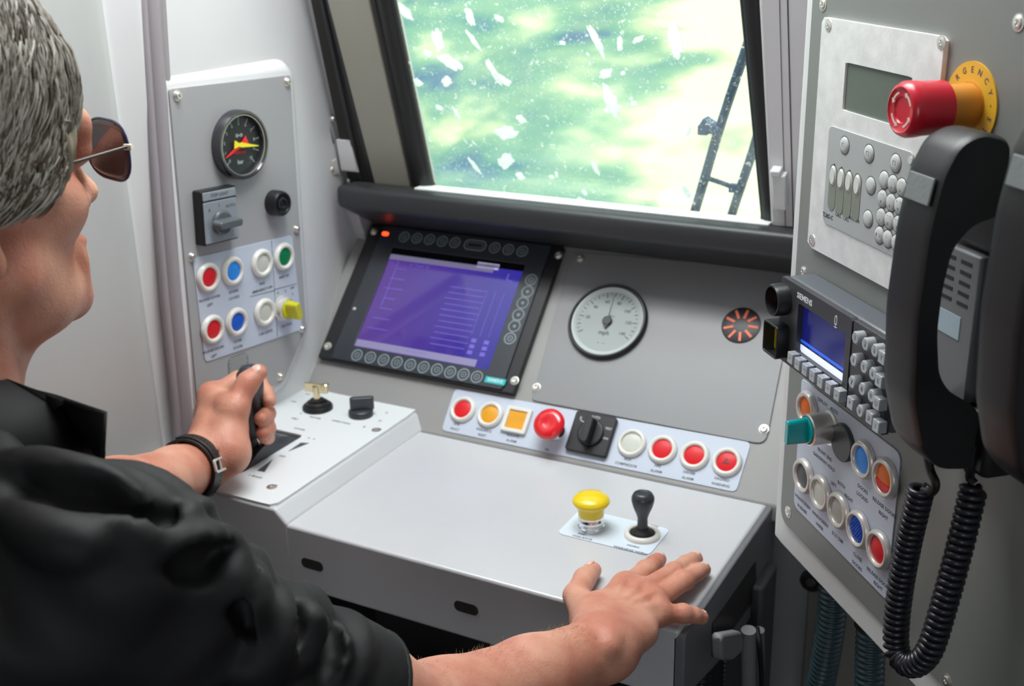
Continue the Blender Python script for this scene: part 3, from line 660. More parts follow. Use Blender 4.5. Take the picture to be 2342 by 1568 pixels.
# lever
lv = thing('power_brake_lever', 'black power and brake lever gripped by the left hand', 'lever', BOX, (cx+slx1-.024, cy+sc_[1]), 0)
lx = 0.0; L_ = (sly1-sly0)
g = G()
nn = 18; rr_ = L_/2+.006; arc = [( (rr_)*math.cos(R_(a)), -rr_*.62 + rr_*.9*math.sin(R_(a))) for a in range(38, 143, 8)]
g.prism(arc, -.024, .024, Matrix(((0, 0, 1, 0), (1, 0, 0, 0), (0, 1, 0, .0), (0, 0, 0, 1))))
g.obj('slot_drum', CHAR, lv, ang=50)
TIP = Vector((-.866, 1.010, .925)); BOT = Vector((-.846, 1.015, .806))
TIP = Vector((-.900, .992, .925)); BOT = Vector((-.922, 1.006, .802))
I = inv(lv); ax = (TIP - BOT)
def lp(t, dx=0, dy=0): return I @ (BOT + ax*t + Vector((dx, dy, 0)))
g = G(); g.tube([lp(0), lp(.12), lp(.25)], [.010, .009, .0085], 14); g.obj('lever_stem', BLACK, lv)
g = G(); g.tube([lp(.22), lp(.27), lp(.33), lp(.6), lp(.8), lp(.93), lp(1.0), lp(1.03)], [.008, .0125, .0135, .0145, .016, .016, .011, .003], 22); g.obj('grip', CHAR, lv, ang=60)
g = G(); p0 = Vector(BOX.w(*BOX.at(612, 1042), 0.0)); g.tube([I @ (p0 + Vector((-.004, .0, .002))), I @ Vector((-.909, .992, .850))], .0016, 8); g.obj('pointer_rod', STEEL, lv)

# ---- key switch and direction selector
BP = BOX.off(0.0)
t = thing('key_switch', 'brass-coloured key standing in a round black lock on the controller plate', 'key switch', BP, BP.at(727, 934))
g = G(); g.lathe([(.0205, 0), (.0205, .004), (.019, .006), (.0150, .0065), (.0145, .010), (.012, .0115), (.0095, .011), (.0095, .014), (0, .014)], seg=40); g.obj('lock_body', BLACK, t, ang=45)
kt = mat('brass_key', (.78, .66, .42), .2, 1.0)
g = G(); g.cyl(.0048, .012, .034, seg=18, b=.001); g.prism(rrect(0, 0, .034, .0035, .001), .024, .037, M=Matrix.Rotation(R_(10), 4, 'Z'))
g.obj('key', kt, t, bev=.001)
g = G(); g.cyl(.0052, .030, .038, .014, .002, 14, b=.001); g.obj('key_lug', kt, t)
t = thing('direction_selector', 'black raised selector knob beside the key on the controller plate', 'knob', BP, BP.at(826, 949))
g = G(); g.cyl(.0165, 0, .009, seg=40, b=.002); g.obj('knob_base', CHAR, t, ang=50)
g = G(); g.prism(rrect(.0, .002, .0085, .032, .004), .008, .026, M=Matrix.Rotation(R_(-55), 4, 'Z')); g.obj('knob_handle', CHAR, t, bev=.0015)

# ================================================================== LEFT WALL PANEL
# moulded bump behind the plate
pp = [(383, 203), (660, 171), (697, 748), (644, 874), (450, 944)]
g = G(); P0 = [LP.at(*q) for q in pp]
def grow(P, d):
    out = []; n = len(P)
    for i in range(n):
        a, b, c = Vector(P[i-1]), Vector(P[i]), Vector(P[(i+1) % n]); e1 = (b-a).normalized(); e2 = (c-b).normalized()
        n1 = Vector((-e1.y, e1.x)); n2 = Vector((-e2.y, e2.x)); m_ = (n1+n2); m_ = m_/m_.length_squared*2
        out.append(tuple(b + m_*d))
    return out
loops = []
for d, z in ((.034, -.030), (.026, -.024), (.018, -.012), (.013, -.004), (.008, -.001), (.004, 0.0)):
    L1 = rpoly(grow(P0, d), [.012+d, .012+d, .01+d, .01+d, .01+d], 6); loops.append([LP.w(x, y, z) for x, y in L1])
n = len(loops[0])
g._add([v for l in loops for v in l], [(k*n+i, k*n+(i+1) % n, (k+1)*n+(i+1) % n, (k+1)*n+i) for k in range(len(loops)-1) for i in range(n)] + [tuple((len(loops)-1)*n+i for i in range(n))])
struct('trim_9', g, WALL, ang=70)
lp_, la = plate('side_instrument_panel', 'tall grey screwed instrument panel on the white left wall', 'panel', LP, pp, mat('lit_grey_painted_plate', (0.38, 0.38, 0.39), 0.42, bump=0.06, bscale=1500, var=0.02), z0=0, r=[.004, .004, .006, .010, .004], th=.003)  # same grey plate paint, lightened here for stronger light on the left wall
for q in ((400, 218), (652, 186), (434, 586), (673, 523), (686, 751), (636, 859), (456, 924)): screw(lp_, None, 0, 0, .0050, .0048, z0=.003, ret=la(*q))
LQ = LP.off(.003)
gg = thing('pressure_gauge', 'round black brake pressure gauge with red and yellow needles on the left panel', 'gauge', LQ, LQ.at(541, 330))
g = G(); g.lathe([(.0425, 0), (.0425, .010), (.0410, .014), (.0385, .014), (.0365, .011), (.0365, .003)], seg=64); g.obj('rim', mat('black_chrome_rim', (.10, .10, .11), .12, .7), gg, ang=50)
g = G(); g.lathe([(.0368, .0125), (.0362, .0125), (.0362, .0105), (.0368, .0105)], seg=64, cap=False); g.obj('rim_highlight_ring', STEEL, gg)
g = G(); g.cyl(.0366, .002, .005, seg=56); dl = g.obj('dial', mat('dark_dial', (.02, .024, .026), .5), gg)
DI = mat('dial_white_ink', (.42, .48, .48), .5)
g = G()
for k in range(11):
    a = R_(225 - 27*k); g.box(.031*math.cos(a), .031*math.sin(a), .0052, .006, .0009, .0003, rz=a); text(g, str(k), .0255*math.cos(a), .0255*math.sin(a), .0055, .0051, bold=.01)
text(g, 'bar', 0, -.021, .0075, .0051, bold=.02); text(g, 'o-o', 0, .012, .0085, .0051, bold=.03); g.obj('dial_markings', DI, dl)
g = G(); text(g, 'MAIN RES', 0, -.0095, .0045, .0051, bold=.02); g.obj('red_lettering', RED, dl)
RN = mat('red_needle', (.80, .02, .02), .4, emit=.15); YN = mat('yellow_needle', (.80, .72, .02), .4, emit=.15)
for nm, m_, an, z in (('red_needle', RN, 207, .0065), ('yellow_needle', YN, -8, .0085)):
    g = G(); g.prism([(-.0125, -.0050), (-.0125, .0050), (-.004, .002), (0, .003), (.029, .0004), (.029, -.0004), (0, -.003), (-.004, -.002)], z, z+.0008, M=Matrix.Rotation(R_(an), 4, 'Z')); g.obj(nm, m_, gg)
t = thing('cam_switch', 'silver-grey plate switch with dark handle on the left panel below the gauge', 'switch', LQ, LQ.at(484, 490))
sg = mat('brushed_grey_plate', (.36, .40, .44), .35, .35)
g = G(); g.prism(rrect(0, 0, .058, .066, .002), 0, .014); g.obj('switch_body', BLACK, t, bev=.001)
g = G(); g.prism(rrect(0, -.006, .054, .050, .002), .014, .0155); g.prism(rrect(0, .026, .054, .010, .001), .014, .0155); g.obj('face_plate', sg, t, bev=.0005)
g = G(); text(g, 'STEP LIGHT', 0, .026, .0055, .0156); text(g, '0', -.018, .009, .006, .0156); text(g, '1', -.002, .013, .006, .0156); text(g, 'AUTO', .017, .010, .0055, .0156); g.obj('printed_lettering', INK, t)
g = G(); g.cyl(.0155, .0155, .021, .0, -.008, 36, b=.002); g.prism(rrect(0, -.008, .040, .011, .004), .020, .034, top=rrect(0, -.008, .037, .009, .004)); g.obj('handle', mat('slate_handle', (.10, .11, .12), .35), t, bev=.0012)
t = thing('black_push_knob', 'round black protruding button on the left panel beside the cam switch', 'button', LQ, LQ.at(625, 463))
g = G(); g.lathe([(.0165, 0), (.0165, .014), (.0150, .017), (.0130, .017), (.0120, .0145), (.0085, .0140), (.0080, .0160), (.0060, .0165), (.0055, .0145), (0, .0145)], seg=40); g.obj('button_body', BLACK, t, ang=40)
# label plate with eight controls
lq, lqa = plate('left_label_plate', 'blue-white label plate with printed lines on the lower left panel', 'label plate', LQ, [(439, 590), (667, 537), (690, 753), (468, 828)], LABEL, r=.006, th=.0012, bev=.0003)
g = G()
def seg_(p, q, wdt=.0007):
    a, b = Vector(lqa(*p)), Vector(lqa(*q)); d = b-a; g.box((a.x+b.x)/2, (a.y+b.y)/2, .0013, d.length, wdt, .0002, rz=math.atan2(d.y, d.x))
seg_((619, 549), (633, 770)); seg_((625, 662), (677, 648)); seg_((570, 678), (625, 664))
def l2(x, y, a, b='', sz=.0048):
    p = lqa(x, y); text(g, a, p[0], p[1], sz, .0012, bold=.02)
    if b: text(g, b, p[0], p[1]-.0082, sz, .0012, bold=.02)
l2(478, 682, 'RELEASE DOORS', 'LEFT'); l2(533, 666, 'DOORS', 'LOCKED'); l2(598, 648, 'PASS', 'EMERGENCY OFF'); l2(648, 632, 'SAFE ON'); l2(487, 799, 'RELEASE DOORS', 'LEFT'); l2(542, 779, 'CLOSE', 'DOORS'); l2(606, 760, 'CAB LIGHTS'); l2(654, 743, 'HEATING'); l2(634, 670, '0', '1'); l2(651, 665, '2'); l2(667, 658, 'OFF', '3')
g.obj('printed_lettering', INK, lq)
LB = LQ.off(.0012); gl_ = None
for px, m_, lab in (((474, 633), RED, 'upper red push button at the left edge of the left wall panel'), ((530, 619), LBLUE, 'bright blue lit push button in the upper row of the left wall panel'),
        ((597, 601), WHITEL, 'upper off-white push button on the left wall panel, beside the green one'), ((647, 586), GREEN, 'green push button at the upper right of the left wall panel'),
        ((484, 752), RED, 'lower red push button at the left edge of the left wall panel'), ((539, 735), BLUE, 'dark blue push button in the lower row of the left wall panel'),
        ((603, 713), WHITEL, 'lower off-white push button on the left wall panel, beside the yellow selector')):
    push_button(LB, px, m_, lab, ro=.0185, ri=.0118)
def selector(fr, px, label, cmat, colmat, r=.0145, hcol=.020, hh=.026, rz=0, kw=.0085):
    t = thing('selector_switch', label, 'switch', fr, fr.at(*px))
    g = G(); g.lathe([(r*1.14, 0), (r*1.14, .002), (r, .003), (r, hcol), (r*.9, hcol+.001), (r*.86, hcol-.001), (0, hcol-.001)], seg=40); g.obj('collar', colmat, t, ang=45)
    g = G(); g.lathe([(r*.84, hcol-.003), (r*.84, hcol+.0015), (r*.80, hcol+.003), (0, hcol+.003)], seg=32); g.prism(rrect(0, 0, kw, r*1.62, .003), hcol+.002, hcol+hh, M=Matrix.Rotation(rz, 4, 'Z'), top=rrect(0, 0, kw*.8, r*1.55, .003)); g.obj('knob', cmat, t, bev=.001)
    return t
def clear(name, c, em=.1):
    m_ = mat(name, c, .15, trans=.35, coat=.5); b = m_.node_tree.nodes['Principled BSDF']; return m_
selector(LB, (646, 704), 'yellow translucent selector knob at the lower right of the left wall panel', clear('yellow_clear', (.85, .80, .01)), SILVER, r=.0148, hcol=.010, hh=.020, kw=.012, rz=R_(15))
# speaker grille
gr = thing('speaker_grille', 'small rounded mesh grille low on the left panel above the hand', 'grille', LQ, LQ.at(545, 838))
g = G(); g.prism(rrect(0, 0, .036, .032, .008), 0, .0006); g.obj('mesh_backing', mat('grille_grey', (.20, .21, .21), .5), gr)
g = G()
for i in range(11):
    for j in range(10):
        x = -.0150 + .003*i + (.0015 if j % 2 else 0); y = -.0135 + .003*j
        if abs(x) < .0165: g.cyl(.0010, .0006, .0009, x, y, 6)
tag(g.obj('mesh_holes', mat('grille_light', (.55, .57, .56), .4), gr), kind='stuff')

# wall fittings beside the panel
def onwall(pts, name, label, cat, m_, z0, z1, r=.002, partname='body', bev=.001):
    P = [LW.off(z0).at(*q) for q in pts]; cx = sum(p[0] for p in P)/len(P); cy = sum(p[1] for p in P)/len(P)
    t = thing(name, label, cat, LW, (cx, cy), 0); g = G(); g.prism(rpoly([(p[0]-cx, p[1]-cy) for p in P], r), z0, z1); g.obj(partname, m_, t, bev=bev); return t
g = G()
P = [LW.at(*q) for q in ((672, 0), (762, 328))]
d = ((P[1][0]-P[0][0]), (P[1][1]-P[0][1])); P[0] = (P[0][0]-d[0]*.8, P[0][1]-d[1]*.8)
g.prism([(P[0][0], P[0][1]), (P[1][0], P[1][1]), (P[1][0]+.0018, P[1][1]), (P[0][0]+.0018, P[0][1])], -.002, .0012, LW.M); struct('trim_10', g, GAP)
g = G(); a = [LW.at(*q) for q in ((717, 0), (790, 305), (800, 305), (730, 0))]; kk = .7
def ext(p, q): return (p[0]-(q[0]-p[0])*kk, p[1]-(q[1]-p[1])*kk)
g.prism([ext(a[0], a[1]), a[1], a[2], ext(a[3], a[2])], -.004, .010, LW.M); struct('trim_11', g, mat('warm_white_edge', (.62, .57, .50), .4), bev=.002)
lt = onwall([(768, 318), (812, 316), (830, 396), (780, 390)], 'latch_box', 'white moulded latch box at the lower end of the left window trim', 'latch', WALL, 0.004, .030, .002, bev=.002)
g = G(); g.box(.006, .004, .036, .034, .030, .014); g.obj('latch_cap', WALL, lt, bev=.002)
lb2 = onwall([(737, 380), (765, 362), (772, 395), (742, 408)], 'catch_plate', 'small metal catch plate with one screw below the latch box', 'bracket', SILVER, -.002, .002, .001)
screw(lb2, None, 0, 0, .0035, .002, z0=.002, ret=(0, 0))
for q, lab in (((760, 272), 'upper single screw on the white window trim left of the windscreen'), ((797, 413), 'lower single screw on the white trim just above the hood end')):
    t = thing('trim_screw', lab, 'screw', LW, LW.off(.001).at(*q), .001); screw(t, None, 0, 0, .0042, .004, z0=0, ret=(0, 0), name='screw_head')
# hinge block on the right pillar
WR = WS.off(.021)
t = thing('blind_bracket', 'small white bracket on the pale pillar right of the windscreen', 'bracket', WR, WR.at(1788, 430))
g = G(); g.box(0, 0, .006, .016, .046, .012); g.box(-.003, .026, .007, .012, .008, .014); g.obj('bracket_block', WALL, t, bev=.0015)

# ================================================================== RIGHT HOUSING
RPb = RP
def ru(x, y): return RP.at(x, y)
ul = ru(1806, 900)[0]; uL = ul; zb_ = ru(1803, 1203)[1]; zt = RP.at(2200, -40)[1]
hx0 = ru(1762, 900)[0]
hs = bpy.data.objects.new('wall_equipment_housing', None)
bpy.data.objects.remove(hs)
house = thing('equipment_housing', 'tall pale grey equipment housing filling the right side', 'cabinet', RP, (0, 0), 0)
# footprint in (u, n), extruded along v
SUN = Matrix(((1, 0, 0, 0), (0, 0, 1, 0), (0, 1, 0, 0), (0, 0, 0, 1)))
uR = .34
foot = [(uR, -.002), (ul, -.002), (ul-.014, -.003)] + [(ul - .015 - .014*math.sin(R_(a)), -.017 + .014*math.cos(R_(a))) for a in range(10, 91, 10)] + [(ul-.029, -.12), (uR, -.12)]
g = G(); g.prism(foot, zb_-.030, zt+.03, SUN); g.obj('housing_body', mat('housing_paint', (.66, .66, .66), .4, bump=.04, var=.02), house, ang=40, bev=.002)
g = G(); g.prism(rpoly([(ul-.002, zb_), (uR, zb_), (uR, zt), (ul-.002, zt)], [.018, .002, .002, .004]), -.002, .0012); g.obj('front_plate', mat('grey_green_front', (.215, .225, .212), .42, bump=.06, bscale=1500, var=.02), house, bev=.0006)
RF = RP.off(.0012)
for q in ((1883, 10), (2330, 52), (1838, 622), (1803, 1170), (2166, 1557)):
    screw(house, None, 0, 0, .0048, .0016, z0=.0012, ret=RF.at(*q))
g = G(); a = RF.at(2342, 1090)
# ---- information terminal: metal plate, LCD, keypad
x0, x1, y0, y1 = quad(RF, (1890, 40), (2172, 82), (1855, 560), (2040, 660)); x1 = RF.at(2172, 82)[0]
brush = mat('brushed_aluminium', (.86, .86, .85), .42, .35, bump=.15, bscale=300, var=.08, vscale=60)
term = thing('radio_terminal', 'brushed metal intercom terminal with grey display and keypad on the right housing', 'intercom', RF, ((x0+x1)/2, (y0+y1)/2)); tx, ty = (x0+x1)/2, (y0+y1)/2
RT = RF.off(.004)
def ta(x, y, d=.004): q = RF.off(d).at(x, y); return q[0]-tx, q[1]-ty
lc = quad(RT, (1934, 142), (2087, 173), (1925, 251), (2047, 286)); lc = [RT.at(1934, 142)[0]-tx, RT.at(2087, 173)[0]-tx, (RT.at(1925, 251)[1])-ty, RT.at(1934, 142)[1]-ty]
o_ = rpoly(rect(x0-tx, x1-tx, y0-ty, y1-ty), .002); cc = ((lc[0]+lc[1])/2, (lc[2]+lc[3])/2)
g = G(); g.ring(angp(o_, cc, 120), angp(rpoly(rect(*lc), .0005), cc, 120), 0, .004); g.obj('metal_plate', brush, term, ang=25)
g = G(); g.box(cc[0], cc[1], .0012, lc[1]-lc[0]+.002, lc[3]-lc[2]+.002, .0016); g.obj('lcd_screen', mat('grey_green_lcd', (.13, .16, .13), .22, var=.05, vscale=6), term)
kx0, kx1 = ta(1900, 286)[0], ta(2094, 343)[0]; ky1, ky0 = ta(1900, 286)[1], ta(1883, 507)[1]; kx0 = (kx0 + ta(1883, 507)[0])/2
g = G(); g.prism(rrect((kx0+kx1)/2, (ky0+ky1)/2, kx1-kx0, ky1-ky0, .006), .004, .0052); g.obj('keypad_membrane', mat('pale_grey_membrane', (.40, .42, .42), .5), term, bev=.0003)
KEY = mat('pale_dome_key', (.52, .54, .53), .35)
KR = mat('key_outline', (.13, .14, .14), .5)
def domekey(px, py, txt='', r=.0068, sub=''):
    x, y = ta(px, py, .0052); g = G(); g.lathe([(r, .0052), (r*.9, .0062), (r*.5, .0068), (0, .0070)], x, y, 22); k = g.obj('key', KEY, term, ang=60)
    g = G(); g.ring(circ(x, y, r*1.10, 24), circ(x, y, r*.98, 24), .0052, .0055)
    if txt: text(g, txt, x, y-(.002 if sub else 0), .0052 if len(txt) < 3 else .0036, .0068, bold=.02)
    if sub: text(g, sub, x, y+.003, .0030, .0066)
    g.obj('key_outline', KR, k)
for px, py, s in ((1932, 332, 'F1'), (1988, 351, 'F2'), (2049, 373, 'F3')): domekey(px, py, s, .0074)
pad = [[(2023, 411), (2043, 420), (2063, 428)], [(2019, 454), (2039, 463), (2058, 471)], [(2016, 496), (2035, 504), (2055, 513)], [(2012, 537), (2031, 546), (2051, 556)]]
nm = [['1', '2', '3'], ['4', '5', '6'], ['7', '8', '9'], ['END', '0', '*']]; sb = [['', 'ABC', 'DEF'], ['GHI', 'JKL', 'MNO'], ['PQR', 'TUV', 'WXY'], ['', '', '']]
for r_ in range(4):
    for c in range(3): domekey(*pad[r_][c], nm[r_][c], .0072, sb[r_][c])
domekey(1992, 424, '', .0072); domekey(1985.5, 500, '', .0072)
x, y = ta(2086, 366); g = G(); g.cyl(.0030, .0052, .0060, x, y, 16); g.obj('indicator_led', mat('pale_led', (.6, .62, .58), .3), term)
g = G()
PILL = mat('olive_grey_pill', (.22, .24, .20), .5)
for (px, py), (dx, dy), lab in (((1907, 428), (1911.5, 378), ''), ((1925, 436), (1928.6, 385), ''), ((1943, 443), (1947, 392), ''), ((1962, 450.5), (1965.5, 399.5), '')):
    x, y = ta(px, py); g2 = G(); g2.prism(rrect(x, y, .0125, .041, .006), .0050, .0056); p_ = g2.obj('call_key_pill', PILL, term)
    g2 = G(); g2.prism(circ(x, y+.0105, .0052, 20, .0088), .0056, .0068, top=circ(x, y+.0105, .0040, 20, .0072)); g2.obj('oval_key', mat('white_oval_key', (.66, .68, .64), .35), p_)
    x, y = ta(dx, dy); g.cyl(.0016, .0051, .0056, x, y, 12)
for px, py, s in ((1903, 478, 'IN'), (1921, 484, 'CREW'), (1920, 492, 'CALL'), (1939, 492, 'DRIVER'), (1938, 501, 'CALL'), (1957, 502, 'ANSWER')):
    x, y = ta(px, py); text(g, s, x, y, .0042, .0052, bold=.015)
x, y = ta(1896, 494); text(g, 'TLMS-C', x, y, .0055, .0052, bold=.03)
g.obj('printed_lettering', INK, term)
for q in ((1895, 58), (2154, 97), (1858, 549)): screw(term, None, 0, 0, .0042, .0012, z0=.004, ret=ta(*q))

# ---- emergency stop
t = thing('emergency_stop', 'large red emergency stop button on a yellow disc beside the terminal', 'emergency button', RF, RF.at(2221, 240))
g = G(); g.lathe([(.0305, 0), (.0305, .0012), (0, .0012)], seg=56); dsc = g.obj('yellow_disc', YELLOWP, t)
g = G()
for i, ch in enumerate('EMERGENCY-STOP'):
    a = R_(200 - 21.5*i); text(g, ch, .0245*math.cos(a), .0245*math.sin(a), .0062, .0012, rz=a - math.pi/2, bold=.02)
g.obj('disc_lettering', INK, dsc)
g = G(); g.lathe([(.0165, .001), (.0165, .002), (.0155, .002), (.0155, .022), (.015, .024)], seg=40); g.obj('orange_collar', mat('orange_collar', (.62, .25, .03), .4), t)
RG = mat('emergency_red', (.62, .01, .03), .32, coat=.3)
g = G(); g.lathe([(.0150, .022), (.0188, .024), (.0192, .040), (.0198, .046), (.0198, .052), (.0180, .0555), (.0160, .0565), (.0150, .0555), (.0095, .0555), (.0088, .0545), (0, .0545)], seg=48); cp = g.obj('red_cap', RG, t, ang=50)
g = G()
for k in range(4):
    a0 = 90*k+20; P = [(.0128*math.cos(R_(a)), .0128*math.sin(R_(a))) for a in range(a0, a0+41, 8)]; Q = [(.0112*math.cos(R_(a)), .0112*math.sin(R_(a))) for a in range(a0, a0+41, 8)]
    g.prism(P + Q[::-1], .0555, .0558); g.prism([(.0142*math.cos(R_(a0+41)), .0142*math.sin(R_(a0+41))), (.0098*math.cos(R_(a0+41)), .0098*math.sin(R_(a0+41))), (.012*math.cos(R_(a0+55)), .012*math.sin(R_(a0+55)))], .0555, .0558)
g.obj('turn_arrows', mat('pale_arrow', (.80, .62, .55), .4), cp)

# ---- radio control head
DZ = .034; RS = RP.off(DZ)
tl, tr_, bl, br = RS.at(1791, 630), RS.at(2032, 786), RS.at(1793, 822), RS.at(2020, 999)
rx0, ry1, ry0 = tl[0], tl[1], (bl[1]+br[1])/2; rx1 = br[0]
rad = thing('radio_unit', 'dark grey train radio with small blue screen and clear square keys', 'radio', RF, ((rx0+rx1)/2, (ry0+ry1)/2)); qx, qy = (rx0+rx1)/2, (ry0+ry1)/2
def qa(x, y, d=DZ): p = RP.off(d).at(x, y); return p[0]-qx, p[1]-qy
RGY = mat('radio_slate_shell', (.10, .11, .125), .35)
w_, h_ = rx1-rx0, ry1-ry0
rdark = mat('radio_front', (.045, .045, .05), .4)
g = G(); g.box(0, 0, (DZ-.0065)/2, w_, h_, DZ-.0065); g.obj('case', RGY, rad, bev=.003)
kx = qa(1954, 734)[0]
s_ = [qa(1831, 694)[0], qa(1937, 761)[0], qa(1929, 884)[1], qa(1937, 761)[1]]
s_ = [(qa(1831, 694)[0]+qa(1820, 798)[0])/2, (qa(1937, 761)[0]+qa(1929, 884)[0])/2, (qa(1820, 798)[1]+qa(1929, 884)[1])/2, (qa(1831, 694)[1]+qa(1937, 761)[1])/2]
o_ = rpoly(rect(-w_/2, kx-.0012, -h_/2, h_/2), .002); cc = ((s_[0]+s_[1])/2, (s_[2]+s_[3])/2)
g = G(); g.ring(angp(o_, cc, 120), angp(rpoly(rect(*s_), .001), cc, 120), DZ-.006, DZ); g.obj('screen_surround', rdark, rad, ang=25)
g = G(); g.prism(rpoly(rect(kx+.0012, w_/2, -h_/2, h_/2), .002), DZ-.006, DZ); g.obj('keypad_panel', rdark, rad, bev=.0006)
scb = mat('blue_radio_screen', (.008, .010, .12), .12, emit=.5)
g = G(); g.box(cc[0], cc[1], DZ-.0058, s_[1]-s_[0], s_[3]-s_[2], .001); rsc = g.obj('blue_screen', scb, rad)
g = G(); sh_ = s_[3]-s_[2]; g.box(cc[0], s_[2]+sh_*.07, DZ-.005, s_[1]-s_[0], sh_*.14, .0006); g.obj('screen_status_bar', mat('screen_white_bar', (.60, .64, .80), .2, emit=.8), rsc)
g = G(); g.box(cc[0], s_[2]+sh_*.22, DZ-.005, s_[1]-s_[0], sh_*.05, .0006); g.obj('screen_blue_bar', mat('screen_blue_bar', (.02, .10, .55), .2, emit=.7), rsc)
g = G(); x, y = qa(1843, 684); text(g, 'SIEMENS', x, y, .0075, DZ, bold=.02); x, y = qa(1915, 732); g.ring(circ(x, y, .0022, 16, .0045), circ(x, y, .0014, 16, .0035), DZ, DZ+.0003); g.box(x, y-.006, DZ+.0001, .004, .0008, .0003); g.obj('printed_lettering', WINK, rad)
# round and square lamp hoods at the left
x, y = qa(1797, 683, DZ)
g = G(); g.lathe([(.0150, DZ-.012), (.0150, DZ+.010), (.0140, DZ+.013), (.0125, DZ+.013), (.0122, DZ+.002), (.0122, DZ-.004)], x, y, 40); h1 = g.obj('round_lamp_hood', BLACK, rad, ang=50)
g = G(); g.cyl(.0122, DZ-.005, DZ+.001, x, y, 32); g.obj('red_lamp', mat('deep_red_lamp', (.50, .01, .015), .3), h1)
x, y = qa(1790, 772, DZ)
g = G(); g.ring(rrect(x, y, .029, .032, .004), rrect(x, y, .0245, .0275, .002), DZ-.014, DZ+.012); h2 = g.obj('square_lamp_hood', BLACK, rad, bev=.001)
g = G(); g.box(x, y, DZ-.001, .0245, .0275, .004); g.obj('yellow_lamp', mat('yellow_lamp', (.72, .60, .03), .3), h2)
CK = mat('clear_key', (.50, .53, .56), .12, trans=.35, coat=.6)
def ckey(px, py, rnd, s=''):
    x, y = qa(px, py, DZ+.007); g = G()
    if rnd: g.cyl(.0056, DZ, DZ+.0075, x, y, 20, b=.001)
    else: g.box(x, y, DZ+.0038, .0100, .0105, .0076)
    k = g.obj('round_key' if rnd else 'square_key', CK, rad, bev=0 if rnd else .0008)
    if s:
        g = G(); text(g, s, x, y, .0058, DZ+.0076, bold=.02); g.obj('key_legend', mat('key_legend_grey', (.18, .2, .24), .5), k)
z2 = lambda a, b: (1740+a/3.733, 600+b/3.733)
for (a, b), s in zip(((262, 815), (322, 865), (385, 915), (450, 965), (517, 1018), (587, 1072), (660, 1130)), '1234567'): ckey(*z2(a, b), False, '=')
for a, b, rnd, s in ((820, 642, 1, '1'), (905, 697, 1, '2'), (985, 752, 1, '3'), (1045, 812, 0, 'T'), (805, 832, 1, '4'), (893, 892, 1, '5'), (968, 950, 1, '6'), (1018, 1010, 0, 'E'), (790, 1020, 1, '7'), (877, 1080, 1, '8'), (955, 1138, 1, '9'), (1000, 1202, 0, 'U'),
        (775, 1200, 0, '*'), (858, 1268, 1, '0'), (938, 1325, 0, '#'), (995, 1395, 0, 'I')): ckey(*z2(a, b), bool(rnd), s)

# ---- lower label plate of the housing
rl, rla = plate('right_label_plate', 'blue-white label plate with printed words on the lower right housing', 'label plate', RF, [(1836, 864), (1817, 1155), (2029, 1371), (2063, 1037)], LABEL, r=[.004, .010, .004, .010], th=.0012, bev=.0003)
P_ = rl
g = G()
def l3(x, y, s, sz=.0050): p = rla(x, y); text(g, s, p[0], p[1], sz, .0012, bold=.015)
for x, y, s in ((1884, 919, 'DEPLOY'), (1911, 939, 'AUTO'), (1889, 1039, 'FRONT END'), (1887, 1055, 'GANGWAY HOLD'), (1838, 1146, 'WINDSCREEN'), (1837, 1163, 'WASHER'), (1878, 1186, 'WINDSCREEN'), (1877, 1203, 'WIPER'), (1909, 1107, 'LEFT'), (1927, 1108, 'BOTH'), (1944, 1139, 'RIGHT'),
        (1918, 1228, 'ECO DIM'), (1976, 1118, 'DOORS'), (1975, 1136, 'LOCKED'), (2025, 1160, 'RELEASE DOORS'), (2023, 1178, 'RIGHT'), (1964, 1273, 'CLOSE'), (1963, 1293, 'DOORS'), (2011, 1322, 'RELEASE DOORS'), (2011, 1339, 'RIGHT')): l3(x, y, s)
g.obj('printed_lettering', INK, rl)
RL = RF.off(.0012); kw = dict(bz=SILVER, ro=.0178, ri=.0122)
push_button(RL, (1851, 934), ORANGE, 'orange push button just under the radio, partly behind the teal selector', **kw)
selector(RL, (1898, 976), 'teal translucent selector knob on a steel collar on the right housing', clear('teal_clear', (.0, .48, .50)), STEEL, r=.0150, hcol=.022, hh=.022, kw=.009)
t = thing('blanking_disc', 'large plain dark grey disc on the right label plate', 'cover', RL, RL.at(1932, 1011)); g = G(); g.lathe([(.0178, 0), (.0178, .0035), (.0170, .0045), (0, .0045)], seg=48); g.obj('disc', mat('dark_grey_disc', (.045, .047, .05), .4), t, ang=40)
for px, m_, lab, mk in (((1980, 1050), LBLUE, 'bright blue lit push button on the right label plate', None), ((2030, 1092), ORANGE, 'orange and red push button at the right edge of the right label plate', 'half'),
        ((1843, 1087), GREYL, 'dark grey push button at the left edge of the right label plate', None), ((1882, 1126), WHITEL, 'off-white push button in the lower row of the right label plate', None),
        ((1923, 1166), TAUPE, 'taupe push button in the middle of the lower row on the right label plate', None), ((1968, 1209), BLUE, 'dark blue ribbed push button in the lower row of the right label plate', 'ribs'),
        ((2015, 1255), RED, 'red push button at the lower right corner of the right label plate', None)):
    push_button(RL, px, m_, lab, mark=mk, **kw)

